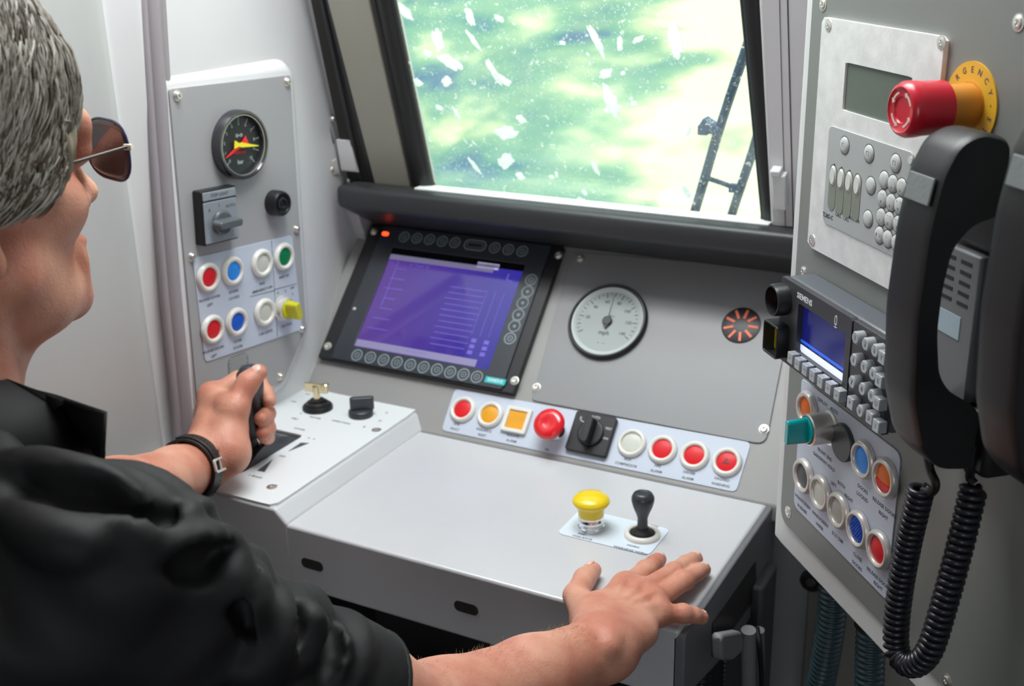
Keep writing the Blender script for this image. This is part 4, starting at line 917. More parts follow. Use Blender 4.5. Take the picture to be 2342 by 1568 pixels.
# ================================================================== HANDSET, CRADLE, CORD
HB = mat('handset_black', (.007, .007, .009), .42, bump=.08, bscale=700)
cr_ = thing('handset_cradle', 'black wall cradle with slotted grey plate behind the nearer telephone handset', 'cradle', RF, (.108, .25))
g = G(); g.box(0, -.002, .0145, .046, .108, .029); g.obj('slotted_block', mat('cradle_grey', (.15, .155, .165), .4), cr_, bev=.002)
g = G(); g.box(.012, .085, .013, .075, .062, .026); g.obj('ear_rest', HB, cr_, bev=.005)
g = G(); g.box(.012, -.080, .013, .075, .048, .026); g.obj('mouth_rest', HB, cr_, bev=.005)
g = G(); g.box(.033, 0, .011, .020, .11, .022); g.obj('side_cheek', HB, cr_, bev=.002)
g = G()
for j in range(5):
    for i in (-1, 1): g.box(i*.0095-.002, .044-.0075*j, .0291, .0125, .0028, .0004)
g.obj('speaker_slots', BLACK, cr_)
g = G(); g.box(-.005, -.004, .0292, .026, .017, .0005); g.obj('cradle_label', mat('pale_blue_sticker', (.36, .46, .52), .4), cr_)
def handset_mesh(t):
    prof = [(.030, .386), (.052, .392), (.068, .386), (.078, .366), (.084, .33), (.087, .27), (.083, .21), (.072, .172), (.056, .155), (.034, .152), (.029, .156),
            (.029, .196), (.040, .205), (.056, .214), (.066, .228), (.071, .26), (.0705, .29), (.066, .318), (.052, .333), (.030, .338)]
    cu, cv = .130, .27
    P = rpoly([(p[0], p[1]-cv) for p in prof], .008, 4)
    M = Matrix(((0, 0, 1, 0), (0, 1, 0, 0), (1, 0, 0, 0), (0, 0, 0, 1)))
    g = G(); n = len(P); L = []
    for wu, k in ((-.0195, .86), (-.0170, .95), (-.0120, 1.0), (.0120, 1.0), (.0170, .95), (.0195, .86)):
        L.append([((p[0]-.062)*(1-(1-k)*.35) + .062, p[1]*(1-(1-k)*.12), wu) for p in P])
    g._add([v for l in L for v in l], [(k*n+i, k*n+(i+1) % n, (k+1)*n+(i+1) % n, (k+1)*n+i) for k in range(5) for i in range(n)] + [tuple(range(n)), tuple(5*n+i for i in range(n))], M)
    g.obj('handset_body', HB, t, ang=40)
    g = G(); g.box(.0, .078, .0868, .028, .018, .0016, M=Matrix.Translation((0, .0, 0)) @ Matrix.Rotation(R_(0), 4, 'X')); 
    bmesh.ops.transform(g.bm, matrix=Matrix.Translation((0, .084, .0808)) @ Matrix.Rotation(R_(-10), 4, 'X') @ Matrix.Translation((0, -.078, -.0860)), verts=g.bm.verts)
    g.obj('name_tag', mat('grey_name_tag', (.20, .215, .22), .45, bump=.3, bscale=300), t, bev=.0005)
ph = thing('telephone_handset', 'whole black telephone handset with grey name tag hanging in its wall cradle', 'handset', RF, (.1305, .27), group='telephone handsets')
handset_mesh(ph)
ph2 = dup(ph, RF.M @ Matrix.Translation((.232, .300, 0)), 'second black handset, cut off by the right edge of the picture')
# coiled cord
def rq(x, y, d): a = RP.off(d).at(x, y); return RP.w(a[0], a[1], d)
ctl = [rq(2108, 1112, .050), rq(2078, 1240, .050), rq(2056, 1370, .050), rq(2050, 1470, .050), rq(2066, 1512, .049), rq(2096, 1518, .047), rq(2128, 1482, .044), rq(2160, 1380, .038), rq(2195, 1250, .030), rq(2228, 1110, .022)]
def cr3(P, n=24):
    out = []
    Q = [P[0]*2-P[1]] + P + [P[-1]*2-P[-2]]
    for i in range(1, len(Q)-2):
        for k in range(n):
            t = k/n; a, b, c, d = Q[i-1], Q[i], Q[i+1], Q[i+2]
            out.append(.5*((2*b) + (c-a)*t + (2*a-5*b+4*c-d)*t*t + (3*b-a-3*c+d)*t**3))
    return out + [P[-1]]
path = cr3(ctl); cum = [0.0]
for i in range(1, len(path)): cum.append(cum[-1] + (path[i]-path[i-1]).length)
tot = cum[-1]; turns = int(tot/.0056); npt = turns*12; hel = []; j = 0; Nn = None
for k in range(npt+1):
    s = tot*k/npt
    while j < len(cum)-2 and cum[j+1] < s: j += 1
    f = (s-cum[j])/max(1e-9, cum[j+1]-cum[j]); p = path[j].lerp(path[j+1], f); T = (path[j+1]-path[j]).normalized()
    Nn = (Vector((0.2, 1, .1)) if Nn is None else Nn); Nn = (Nn - T*Nn.dot(T)).normalized(); B = T.cross(Nn); a = 2*math.pi*turns*k/npt
    r = .0078*min(1, .35+k/8, .35+(npt-k)/8); hel.append(p + (Nn*math.cos(a) + B*math.sin(a))*r)
cord = thing('coiled_cord', 'black coiled telephone cord looping down below the handset', 'cord', loc=path[0]); I = inv(cord)
g = G(); g.tube([I @ p for p in hel], .0026, 8); g.obj('coil', mat('black_cord', (.015, .015, .022), .28), cord, ang=80)
g = G(); g.tube([I @ p for p in cr3([rq(2120, 1035, .052), rq(2128, 1075, .052), rq(2140, 1105, .052), rq(2132, 1125, .050), rq(2112, 1122, .050)], 8)], .0032, 10); g.obj('cord_tail', HB, cord)
g = G(); g.tube([I @ p for p in cr3([rq(2228, 1015, .026), rq(2222, 1060, .026), rq(2218, 1090, .024), rq(2228, 1105, .022)], 8)], [.0050]*12 + [.0034]*13, 10); g.obj('cord_boot', HB, cord)

# ================================================================== BELOW THE HOUSING
BW = Frame((0, 1.30, 0), (1, 0, 0), (0, 0, 1))
g = G(); g.box(.05, 1.31, .41, .70, .02, .80); struct('trim_12', g, mat('grey_beige_panel', (.23, .22, .20), .55, bump=.05, var=.03), bev=.004)  # even grey-beige, darker than the pillar trim
t = thing('rubber_bumper', 'round black rubber bolt on the beige panel beside the hoses', 'bumper', BW, BW.at(1857, 1326))
g = G(); g.lathe([(.0145, 0), (.0145, .004), (.0125, .007), (.0095, .0075), (.0085, .005), (.0080, .005)], seg=36); g.obj('rubber_ring', RUBBER, t)
g = G(); g.cyl(.0065, .004, .008, seg=6, b=.001); g.obj('bolt_head', mat('dull_bolt', (.16, .15, .13), .4, .6), t)
HOSE = mat('dark_teal_hose', (.035, .065, .078), .3)
def hose(pts, r, pitch, label, m_=HOSE, name='corrugated_hose', collar=True):
    P = cr3([Vector(p) for p in pts], 40); c = [0.0]
    for i in range(1, len(P)): c.append(c[-1] + (P[i]-P[i-1]).length)
    n = int(c[-1]/pitch)*6; Q, rad = [], []; j = 0
    for k in range(n+1):
        s = c[-1]*k/n
        while j < len(c)-2 and c[j+1] < s: j += 1
        f = (s-c[j])/max(1e-9, c[j+1]-c[j]); Q.append(P[j].lerp(P[j+1], f)); rad.append(r*(1 - .085*(1-math.cos(2*math.pi*k/6))))
    t = thing(name, label, 'hose', loc=Q[0], group='teal ribbed hoses' if 'housing' in label else ('black ribbed hoses' if 'hose' in label else None)); I = inv(t)
    g = G(); g.tube([I @ q for q in Q], rad, 20); g.obj('hose_body', m_, t, ang=80)
    if collar:
        g = G(); d = (Q[1]-Q[0]).normalized(); g.tube([I @ (Q[0]-d*.004), I @ (Q[0]+d*.018)], [r*1.14]*2, 24); g.obj('hose_collar', RUBBER, t, bev=.001)
    return t
def rp3(x, y, d): a = RP.off(d).at(x, y); return RP.w(a[0], a[1], d)
hose([rp3(1908, 1296, -.050), rp3(1903, 1400, -.050), rp3(1889, 1500, -.05), rp3(1868, 1600, -.05), rp3(1850, 1700, -.05)], .0155, .0062, 'left of the two dark ribbed hoses hanging under the housing')
hose([rp3(1996, 1395, -.05), rp3(1990, 1500, -.05), rp3(1988, 1600, -.05), rp3(1984, 1720, -.05)], .0150, .0062, 'right of the two dark ribbed hoses, nearer the coiled cord')
# fittings behind the desk's right end
t = thing('conduit_bracket', 'pale grey rounded bracket and conduit below the right end of the desk', 'bracket', loc=(-.30, 1.12, .62)); I = inv(t)
SD = Frame((-.30, 0, 0), (0, 1, 0), (0, 0, 1))
g = G(); DIM = mat('dim_grey_conduit', (.20, .20, .205), .5); g.prism(rpoly([SD.at(*q) for q in ((1640, 1448), (1688, 1440), (1690, 1485), (1668, 1506), (1640, 1508))], .010), -.306, -.295, I @ SX); g.obj('bracket_plate', DIM, t, bev=.003)
g = G(); g.tube([I @ SD.w(*SD.at(1712, 1440), 0), I @ SD.w(*SD.at(1712, 1660), 0)], .008, 14); g.obj('conduit', DIM, t)
g = G(); g.tube([I @ SD.w(*SD.at(1736, 1440), 0), I @ SD.w(*SD.at(1738, 1660), 0)], .006, 14); g.obj('conduit', DIM, t)
t = thing('black_cable', 'thin black cable running down between the pale conduits', 'cable', loc=(-.31, 1.12, .62)); I = inv(t)
g = G(); g.tube([I @ p for p in cr3([SD.w(*SD.at(1722, 1432), .004), SD.w(*SD.at(1717, 1480), .010), SD.w(*SD.at(1722, 1560), .010), SD.w(*SD.at(1720, 1680), .008)], 8)], .0032, 8); g.obj('cable_sheath', BLACK, t)
for a, b, lab in ((1612, 1590, 'left black ribbed hose below the corner of the desk'), (1660, 1650, 'right black ribbed hose below the corner of the desk')):
    SD = Frame((-.352, 0, 0), (0, 1, 0), (0, 0, 1)); hose([SD.w(*SD.at(a, 1470), .0), SD.w(*SD.at((a+b)/2, 1600), .0), SD.w(*SD.at(b, 1700), .0)], .0115, .006, lab, m_=mat('black_hose', (.012, .016, .018), .3), collar=False)

# ================================================================== PERSON
import openvdb as vdb
class SDF:
    def __init__(s, lo, hi, h):
        s.lo = np.array(lo, float); s.h = h; s.n = np.ceil((np.array(hi)-s.lo)/h).astype(int)+1; s.a = np.full(tuple(s.n), 0.06, np.float32)
    def _win(s, lo, hi, m):
        i0 = np.clip(np.floor((np.minimum(lo, hi)-m-s.lo)/s.h).astype(int), 0, s.n-1); i1 = np.clip(np.ceil((np.maximum(lo, hi)+m-s.lo)/s.h).astype(int)+1, 1, s.n)
        sl = tuple(slice(a, b) for a, b in zip(i0, i1)); ax = [s.lo[k]+s.h*np.arange(i0[k], i1[k], dtype=np.float32) for k in range(3)]
        X, Y, Z = np.meshgrid(*ax, indexing='ij', copy=False); return sl, X, Y, Z
    def _mix(s, sl, d, k, sub=False):
        a = s.a[sl]
        if sub: hh = np.clip(.5-.5*(a+d)/k, 0, 1); s.a[sl] = a*(1-hh) + (-d)*hh + k*hh*(1-hh)
        else: hh = np.clip(.5+.5*(d-a)/k, 0, 1); s.a[sl] = d*(1-hh) + a*hh - k*hh*(1-hh)
    def cone(s, a, b, ra, rb=None, k=.008, flat=None, f=1.0, sub=False):
        a, b = np.array(a, float), np.array(b, float); rb = ra if rb is None else rb
        sl, X, Y, Z = s._win(a, b, max(ra, rb)+k+.008); d = b-a; L2 = max(1e-9, d@d)
        t = np.clip(((X-a[0])*d[0]+(Y-a[1])*d[1]+(Z-a[2])*d[2])/L2, 0, 1)
        x, y, z = X-a[0]-t*d[0], Y-a[1]-t*d[1], Z-a[2]-t*d[2]
        if flat is not None:
            w = np.array(flat, float); w /= np.linalg.norm(w); q = (x*w[0]+y*w[1]+z*w[2])*(f-1); x, y, z = x+w[0]*q, y+w[1]*q, z+w[2]*q
        s._mix(sl, (np.sqrt(x*x+y*y+z*z)-(ra+(rb-ra)*t)).astype(np.float32), k, sub); return s
    def chain(s, P, R, k=.008, **kw):
        for i in range(len(P)-1): s.cone(P[i], P[i+1], R[i], R[i+1], k, **kw)
        return s
    def ell(s, c, r, k=.008, rot=None, sub=False):
        c = np.array(c, float); r = np.array(r, float); m = max(r); sl, X, Y, Z = s._win(c-m, c+m, k+.008)
        x, y, z = X-c[0], Y-c[1], Z-c[2]
        if rot is not None:
            Rm = np.array(rot.to_3x3() if hasattr(rot, 'to_3x3') else rot); x, y, z = [Rm[0][i]*x+Rm[1][i]*y+Rm[2][i]*z for i in range(3)]
        q = np.sqrt((x/r[0])**2+(y/r[1])**2+(z/r[2])**2); g_ = np.sqrt((x/r[0]**2)**2+(y/r[1]**2)**2+(z/r[2]**2)**2)+1e-9
        s._mix(sl, (q*(q-1)/g_).astype(np.float32), k, sub); return s
    def grid(s): return np.meshgrid(*[s.lo[k]+s.h*np.arange(s.n[k], dtype=np.float32) for k in range(3)], indexing='ij', copy=False)
    def into(s, g, M=None):
        G_ = vdb.FloatGrid(.03); G_.copyFromArray(np.clip(s.a, -.03, .03))
        v, t, q = G_.convertToPolygons(0.0, 0.0); v = v*s.h + s.lo
        g._add([Vector(p) for p in v.tolist()], [tuple(f) for f in t.tolist()] + [tuple(f) for f in q.tolist()], M); return g
def Zp(x, y, z): d = ray(x, y); t = (z-1.43)/d[2]; return Vector(CAMLOC + d*t)

SK = bpy.data.materials.new('skin'); SK.use_nodes = True; nt = SK.node_tree; N = nt.nodes; L = nt.links; b = N['Principled BSDF']
b.inputs['Roughness'].default_value = .48; b.inputs['Subsurface Weight'].default_value = .25; b.inputs['Subsurface Radius'].default_value = (.010, .0035, .0018); b.inputs['Subsurface Scale'].default_value = .5
tc = N.new('ShaderNodeTexCoord'); n1 = N.new('ShaderNodeTexNoise'); n1.inputs['Scale'].default_value = 22; n1.inputs['Detail'].default_value = 4; L.new(tc.outputs['Object'], n1.inputs['Vector'])
rp = N.new('ShaderNodeValToRGB'); el = rp.color_ramp.elements; el[0].position = .36; el[0].color = (.50, .16, .10, 1); el[1].position = .66; el[1].color = (.70, .37, .26, 1); L.new(n1.outputs[0], rp.inputs[0])
n3 = N.new('ShaderNodeTexNoise'); n3.inputs['Scale'].default_value = 420; n3.inputs['Detail'].default_value = 2; L.new(tc.outputs['Object'], n3.inputs['Vector'])
mxc = N.new('ShaderNodeMixRGB'); mxc.blend_type = 'MULTIPLY'; mxc.inputs[0].default_value = .35; L.new(rp.outputs[0], mxc.inputs[1]); L.new(n3.outputs['Color'], mxc.inputs[2]); 
g2 = N.new('ShaderNodeMixRGB'); g2.blend_type = 'MIX'; g2.inputs[0].default_value = .3; L.new(rp.outputs[0], g2.inputs[1]); g2.inputs[2].default_value = (.62, .29, .20, 1); L.new(g2.outputs[0], b.inputs['Base Color'])
vo = N.new('ShaderNodeTexVoronoi'); vo.inputs['Scale'].default_value = 520; L.new(tc.outputs['Object'], vo.inputs['Vector'])
ad = N.new('ShaderNodeMath'); ad.operation = 'ADD'; L.new(n3.outputs[0], ad.inputs[0]); L.new(vo.outputs['Distance'], ad.inputs[1])
n5 = N.new('ShaderNodeTexNoise'); n5.inputs['Scale'].default_value = 95; n5.inputs['Detail'].default_value = 5; n5.inputs['Distortion'].default_value = 1.2; L.new(tc.outputs['Object'], n5.inputs['Vector'])
m5 = N.new('ShaderNodeMath'); m5.operation = 'MULTIPLY_ADD'; m5.inputs[1].default_value = 2.2; L.new(n5.outputs[0], m5.inputs[0]); L.new(ad.outputs[0], m5.inputs[2])
bp = N.new('ShaderNodeBump'); bp.inputs['Strength'].default_value = .4; bp.inputs['Distance'].default_value = .00045; L.new(m5.outputs[0], bp.inputs['Height']); L.new(bp.outputs[0], b.inputs['Normal'])

HC = Vector((-.703, .4946, 1.2775)); HM = Matrix.Translation(HC) @ Matrix.Rotation(R_(-1.8), 4, 'Z') @ Matrix.Rotation(R_(-1.6), 4, 'X')
man = thing('person', 'driver in black short-sleeved shirt seen from behind, both hands on the desk', 'person', loc=(-.71, .40, 0)); IM = inv(man)
# --- head and neck (head-local coordinates: y forward, z up, origin between the eyes' level centre)
h = SDF((-.11, -.16, -.30), (.11, .15, .16), .0026)
h.ell((0, -.018, .045), (.074, .098, .088)); h.ell((0, .022, -.035), (.062, .070, .085), k=.02)
for sx_ in (-1, 1):
    h.cone((sx_*.050, .005, -.070), (sx_*.012, .080, -.106), .022, .017, k=.020); h.ell((sx_*.040, .055, -.032), (.024, .026, .022), k=.018)
    h.ell((sx_*.010, .103, -.042), (.009, .010, .008), k=.005); h.ell((sx_*.032, .083, .0), (.017, .014, .011), k=.01)
    h.cone((sx_*.060, -.012, -.02), (sx_*.062, .03, -.01), .016, .014, k=.02)
    h.ell((sx_*.0775, -.030, -.018), (.007, .019, .032), k=.006, rot=Matrix.Rotation(R_(-8), 3, 'X')); h.ell((sx_*.080, -.026, -.018), (.006, .011, .020), k=.004, sub=True); h.ell((sx_*.077, -.022, -.050), (.007, .009, .012), k=.006)
h.cone((-.040, .084, .020), (.040, .084, .020), .012, k=.016); h.ell((0, .066, .045), (.050, .024, .045), k=.02)
h.cone((0, .092, .012), (0, .112, -.030), .0075, .0095, k=.010); h.ell((0, .117, -.037), (.0115, .0115, .0105), k=.006)
h.ell((0, .088, -.082), (.028, .014, .024), k=.014); h.ell((0, .096, -.068), (.022, .009, .0055), k=.005); h.ell((0, .095, -.078), (.020, .009, .006), k=.004)
h.cone((-.018, .104, -.0728), (.018, .104, -.0728), .0022, k=.002, sub=True)
h.ell((0, .090, -.112), (.020, .016, .016), k=.012); h.ell((0, .05, -.105), (.034, .035, .016), k=.02)
h.cone((0, -.026, -.07), (0, -.056, -.25), .058, .067, k=.02); h.cone((0, .050, -.098), (0, .006, -.140), .024, .030, k=.025); h.ell((.030, .035, -.100), (.026, .030, .020), k=.02); h.ell((-.030, .035, -.100), (.026, .030, .020), k=.02); h.cone((0, -.045, -.22), (0, -.07, -.29), .075, .11, k=.03)
for sx_ in (-1, 1): h.cone((sx_*.055, -.02, -.06), (sx_*.018, .0, -.23), .012, .012, k=.012)
g = G(); h.into(g, IM @ HM)
# --- arms
fr1 = [atdepth(900, 1655, .88), atdepth(1010, 1632, .93), atdepth(1215, 1552, .995), atdepth(1378, 1480, 1.055)]
a = SDF((-.60, .50, .70), (-.24, 1.08, .98), .0019)
Wr = fr1[-1]
a.chain([atdepth(560, 1520, .79), atdepth(680, 1568, .818), atdepth(835, 1610, .858), fr1[0]], [.040, .043, .0445, .043], k=.012); a.chain(fr1, [.042, .041, .034, .0272], k=.015)
up = np.array([.25, .10, .96]); pal = Zp(1400, 1420, .805)
mc = dict(i=Zp(1432, 1342, .801), m=Zp(1468, 1354, .802), r=Zp(1495, 1374, .801), p=Zp(1506, 1403, .797))
a.cone(Wr, Zp(1375, 1400, .802), .029, .022, k=.014, flat=up, f=1.15); a.cone(Wr, Zp(1455, 1440, .800), .028, .021, k=.014, flat=up, f=1.15)
for kx, r0 in (('i', .0135), ('m', .0135), ('r', .0130), ('p', .0120)): a.cone(Wr*.45+pal*.55, mc[kx], .020, r0, k=.009, flat=up, f=1.15)
a.cone(mc['i'], mc['m'], .0125, k=.008); a.cone(mc['m'], mc['r'], .0120, k=.008); a.cone(mc['r'], mc['p'], .0115, k=.008)
FG = dict(i=[mc['i'], Zp(1476, 1303, .800), Zp(1496, 1288, .795), Zp(1507, 1279, .790)], m=[mc['m'], Zp(1541, 1308, .801), Zp(1570, 1288, .796), Zp(1590, 1277, .790)],
          r=[mc['r'], Zp(1566, 1327, .800), Zp(1593, 1310, .795), Zp(1609, 1302, .789)], p=[mc['p'], Zp(1562, 1402, .794), Zp(1587, 1406, .789), Zp(1604, 1411, .783)])
RR = dict(i=[.0115, .0092, .0086, .0080], m=[.0115, .0094, .0087, .0081], r=[.0110, .0090, .0083, .0077], p=[.0100, .0085, .0078, .0072])
for q in 'imrp':
    a.chain(FG[q], RR[q], k=.0028); a.ell(FG[q][1], [RR[q][1]*1.10]*3, k=.003)
    a.ell(mc[q] + Vector((0, 0, .0040)), [.0098]*3, k=.006)
    w0 = Wr*.45 + pal*.55 + (mc[q]-pal)*.25 + Vector((0, 0, .0172)); a.cone(w0, mc[q] + Vector((0, -.004, .0112)), .0024, .0032, k=.004)
th = [Zp(1352, 1418, .798), Zp(1318, 1362, .797), Zp(1337, 1323, .794), Zp(1356, 1304, .790)]
a.chain([Wr, th[0]], [.024, .0180], k=.014); a.chain(th, [.0185, .0125, .0108, .0090], k=.005); a.cone(th[0], mc['i'], .016, .011, k=.010)
a.cone(Wr + Vector((.014, -.02, .018)), Wr + Vector((.012, -.012, .020)), .010, k=.008)      # wrist bone
a.into(g, IM)
# left arm and gripping hand
c = SDF((-1.01, .48, .76), (-.74, 1.06, 1.10), .0019)
D_ = lambda x, y, d: atdepth(x, y, d)
LWr = D_(452, 1066, 1.355); LEl = Vector((-.855, .665, .893))
c.chain([Vector((-.885, .50, 1.03)), LEl], [.050, .046], k=.02); c.chain([LEl, LEl.lerp(LWr, .35), LEl.lerp(LWr, .8), LWr], [.045, .042, .031, .0285], k=.015)
hp = D_(520, 1035, 1.36); imc = D_(486, 905, 1.415); mmc = D_(480, 935, 1.435); rmc = D_(478, 965, 1.445); pmc = D_(484, 995, 1.45)
tmc = D_(536, 935, 1.375)
c.chain([LWr, hp], [.029, .026], k=.015); c.cone(LWr, D_(500, 985, 1.39), .028, .027, k=.015); c.cone(hp, D_(530, 980, 1.375), .023, .019, k=.012)
for q, r0 in ((imc, .0155), (mmc, .015), (rmc, .0145), (pmc, .014)): c.cone(D_(480, 1020, 1.39), q, .022, r0, k=.012)
c.cone(imc, mmc, .013, k=.01); c.cone(mmc, rmc, .013, k=.01); c.cone(rmc, pmc, .0125, k=.01)
c.chain([D_(515, 1000, 1.37), tmc, D_(567, 875, 1.385), D_(592, 851, 1.39)], [.022, .0155, .0122, .0100], k=.008); c.ell(tmc, [.0165]*3, k=.006)
c.cone(imc, D_(520, 925, 1.39), .013, .016, k=.012)
# fingers wrapped round the grip
c.chain([imc, D_(545, 868, 1.44), D_(592, 872, 1.45), D_(608, 898, 1.432), D_(616, 916, 1.42)], [.0130, .0108, .0098, .0090, .0084], k=.0045)
c.chain([mmc, D_(540, 925, 1.475), D_(605, 930, 1.465), D_(612, 945, 1.43), D_(598, 957, 1.405)], [.0130, .0110, .0100, .0095, .0090], k=.0045)
c.chain([rmc, D_(545, 960, 1.485), D_(608, 965, 1.465), D_(613, 978, 1.43), D_(602, 989, 1.41)], [.0125, .0105, .0096, .0090, .0085], k=.0045)
c.chain([pmc, D_(545, 995, 1.485), D_(595, 1000, 1.470), D_(612, 1000, 1.44), D_(606, 1000, 1.42)], [.0115, .0095, .0088, .0080, .0075], k=.0045)
for t_ in (0, .35, .7): p1 = hp.lerp(LWr, .55+t_*.3); c.cone(p1 + Vector((.020, -.010, .018)), p1 + Vector((.000, .016, .026)), .0016, k=.004, sub=True)
c.into(g, IM)
# hidden torso joining head and arms
s_ = SDF((-1.0, .20, .45), (-.42, .70, 1.20), .006)
s_.ell((-.71, .40, .85), (.165, .105, .30)); s_.cone((-.72, .42, 1.07), (-.535, .43, 1.045), .050, .048, k=.03); s_.cone((-.72, .42, 1.07), (-.885, .46, 1.03), .050, .048, k=.03)
s_.chain([Vector((-.535, .43, 1.045)), atdepth(445, 1462, .77), atdepth(600, 1535, .80)], [.048, .046, .040], k=.02); s_.cone((-.71, .44, 1.05), (-.705, .445, 1.14), .06, .058, k=.02)
s_.into(g, IM)
body = g.obj('body', SK, man, ang=180)
body.rotation_euler = (0, 0, 0)

# fingernails
NAIL = mat('fingernail', (.78, .50, .42), .28, coat=.3)
def nail(tip, d, nrm, r):
    d = (d - nrm*d.dot(nrm)).normalized(); x = d.cross(nrm); M = Matrix.Identity(4)
    for i in range(3): M[i][0] = x[i]; M[i][1] = d[i]; M[i][2] = nrm[i]; M[i][3] = tip[i] + nrm[i]*r*.80 - d[i]*r*.12
    g = G(); g.lathe([(r*.62, 0), (r*.60, r*.10), (r*.40, r*.20), (0, r*.26)], seg=20, M=IM @ M @ Matrix.Diagonal((1, 1.15, 1, 1))); g.obj('fingernail', NAIL, man, ang=60)
for q in 'imrp': nail(FG[q][3], FG[q][3]-FG[q][2], (Vector((.05, .25, 1))).normalized(), RR[q][3])
nail(th[3], th[3]-th[2], Vector((-.55, .15, .82)).normalized(), .0098)
tvec = D_(592, 851, 1.39)-D_(567, 875, 1.385); nail(D_(592, 851, 1.39), tvec, (Vector((.2, -.35, .9)) - tvec.normalized()*Vector((.2, -.35, .9)).dot(tvec.normalized())).normalized(), .0100)

# hair
HAIR = mat('grey_brown_hair', (.20, .165, .12), .5, var=.55, vscale=60)
hs_ = SDF((-.12, -.16, -.12), (.12, .12, .17), .003)
hs_.ell((0, -.018, .050), (.084, .115, .093), k=.01)
for sx_ in (-1, 1):
    hs_.ell((sx_*.068, .010, .016), (.0165, .048, .042), k=.012); hs_.cone((sx_*.076, .012, -.01), (sx_*.075, .000, -.018), .009, .005, k=.012); hs_.cone((sx_*.050, -.062, -.03), (sx_*.030, -.078, -.062), .026, .020, k=.03)
hs_.ell((0, .112, -.012), (.10, .050, .062), k=.008, sub=True); hs_.ell((0, .03, -.085), (.10, .06, .05), k=.01, sub=True)
for sx_ in (-1, 1): hs_.ell((sx_*.088, -.030, -.040), (.018, .022, .022), k=.006, sub=True)
X, Y, Z = hs_.grid(); hs_.a += (.0018*np.sin(170*Y+60*Z+40*np.sin(30*X)) + .0014*np.sin(230*Y-90*Z+90*X)).astype(np.float32)
g = G(); hs_.into(g, IM @ HM); hair = g.obj('hair', HAIR, man, ang=180)
rr = random.Random(5)
STR = [mat('hair_strand_grey', (.42, .39, .33), .45), mat('hair_strand_brown', (.13, .10, .07), .45), mat('hair_strand_pale', (.60, .57, .50), .45)]
gs_ = [G(), G(), G()]
for k in range(9500):
    th_ = rr.uniform(-.5, 3.6); u_ = rr.uniform(-.9, 1.0)          # th: azimuth from +x to back; right side mostly
    a_ = rr.uniform(-80, 70); el_ = rr.uniform(-58, 88)
    x, y, z = math.cos(R_(el_))*math.cos(R_(a_)), math.cos(R_(el_))*math.sin(R_(a_)), math.sin(R_(el_))
    p = Vector((.087*x + (.0075*x/abs(x) if abs(x) > .6 and z < .35 else 0), -.018 + .116*y, .050 + .095*z))
    if abs(x) > .45 and p.z < .06: p.x = math.copysign(max(abs(p.x), .0920 - .95*max(0, abs(p.y-.006)-.024)), x)
    if p.z < -.010 and -.050 < p.y: continue
    if p.y > .040 and p.z < .010 + (p.y-.04)*.95: continue
    if p.y > .0 and p.z < -.03 + p.y*.9: continue
    nrm = Vector((x/.086, y/.109, z/.095)).normalized()
    d = Vector((.12, -.55 if z > .3 else -.35, -1.0 if z < .75 else -.15)); d += Vector((rr.uniform(-.35, .35), rr.uniform(-.35, .35), rr.uniform(-.3, .3)))
    if p.y > .05: d = Vector((.5, .25, -.5)) + Vector((rr.uniform(-.3, .3),)*3)
    d = (d - nrm*d.dot(nrm)).normalized(); L_ = rr.uniform(.014, .034); P = []
    for j in range(5):
        t_ = j/4; q = p + d*L_*t_ - nrm*(L_*t_)**2*4.5 + nrm*(.0012 + .0022*math.sin(t_*2.5)); P.append(IM @ HM @ q)
    gs_[rr.choice((0, 0, 1, 1, 2) if z < .45 else (0, 1, 1, 1, 2))].tube(P, [.0007, .0008, .0007, .0005, .00015], 3, cap=False)
for q, m_ in zip(gs_, STR): tag(q.obj('hair_strands', m_, hair, ang=180), kind='stuff')
# arm hair on the right forearm
g = G(); rr = random.Random(9)
for k in range(1500):
    t_ = rr.uniform(0.02, .98); i = min(2, int(t_*3)); f = t_*3-i; c0 = fr1[i].lerp(fr1[i+1], f); rad = [.0415, .0395, .0330, .0265]; r0 = rad[i]+(rad[i+1]-rad[i])*f
    ax_ = (fr1[i+1]-fr1[i]).normalized(); up_ = (Vector((0, 0, 1))-ax_*ax_.z).normalized(); sd = ax_.cross(up_); an = R_(rr.uniform(-110, 70))
    nr = (up_*math.cos(an) + sd*math.sin(an)); p = c0 + nr*(r0-.001); dd = (ax_*rr.uniform(.2, .9) + nr*rr.uniform(.15, .6) + sd*rr.uniform(-.5, .5)).normalized(); L_ = rr.uniform(.004, .010)
    g.tube([IM @ p, IM @ (p + dd*L_*.5 + nr*.001), IM @ (p + dd*L_)], [.00012, .0001, .00003], 3, cap=False)
tag(g.obj('arm_hair', mat('blond_arm_hair', (.42, .30, .16), .5), man), kind='stuff')

# shirt
SH = mat('black_shirt_cloth', (.0065, .0065, .0075), .62, bump=.25, bscale=1800, spec=.35)
t_ = SDF((-1.00, .14, .45), (-.36, .72, 1.22), .0042)
t_.ell((-.71, .38, .82), (.205, .150, .36), k=.02); t_.ell((-.70, .34, 1.0), (.19, .11, .14), k=.05)
t_.cone((-.735, .415, 1.062), (-.535, .430, 1.048), .062, .068, k=.04); t_.cone((-.70, .415, 1.062), (-.885, .46, 1.035), .060, .066, k=.04)
SR = [atdepth(251, 1322, .725), atdepth(445, 1462, .77), atdepth(665, 1560, .815), atdepth(760, 1600, .834)]
t_.chain(SR + [SR[3] + (SR[3]-SR[1]).normalized()*.06], [.071, .065, .058, .0575, .0585], k=.012)
t_.chain([Vector((-.885, .46, 1.045)), Vector((-.885, .53, 1.00)), Vector((-.875, .60, .955)), LEl], [.066, .060, .058, .056], k=.02)
X, Y, Z = t_.grid()
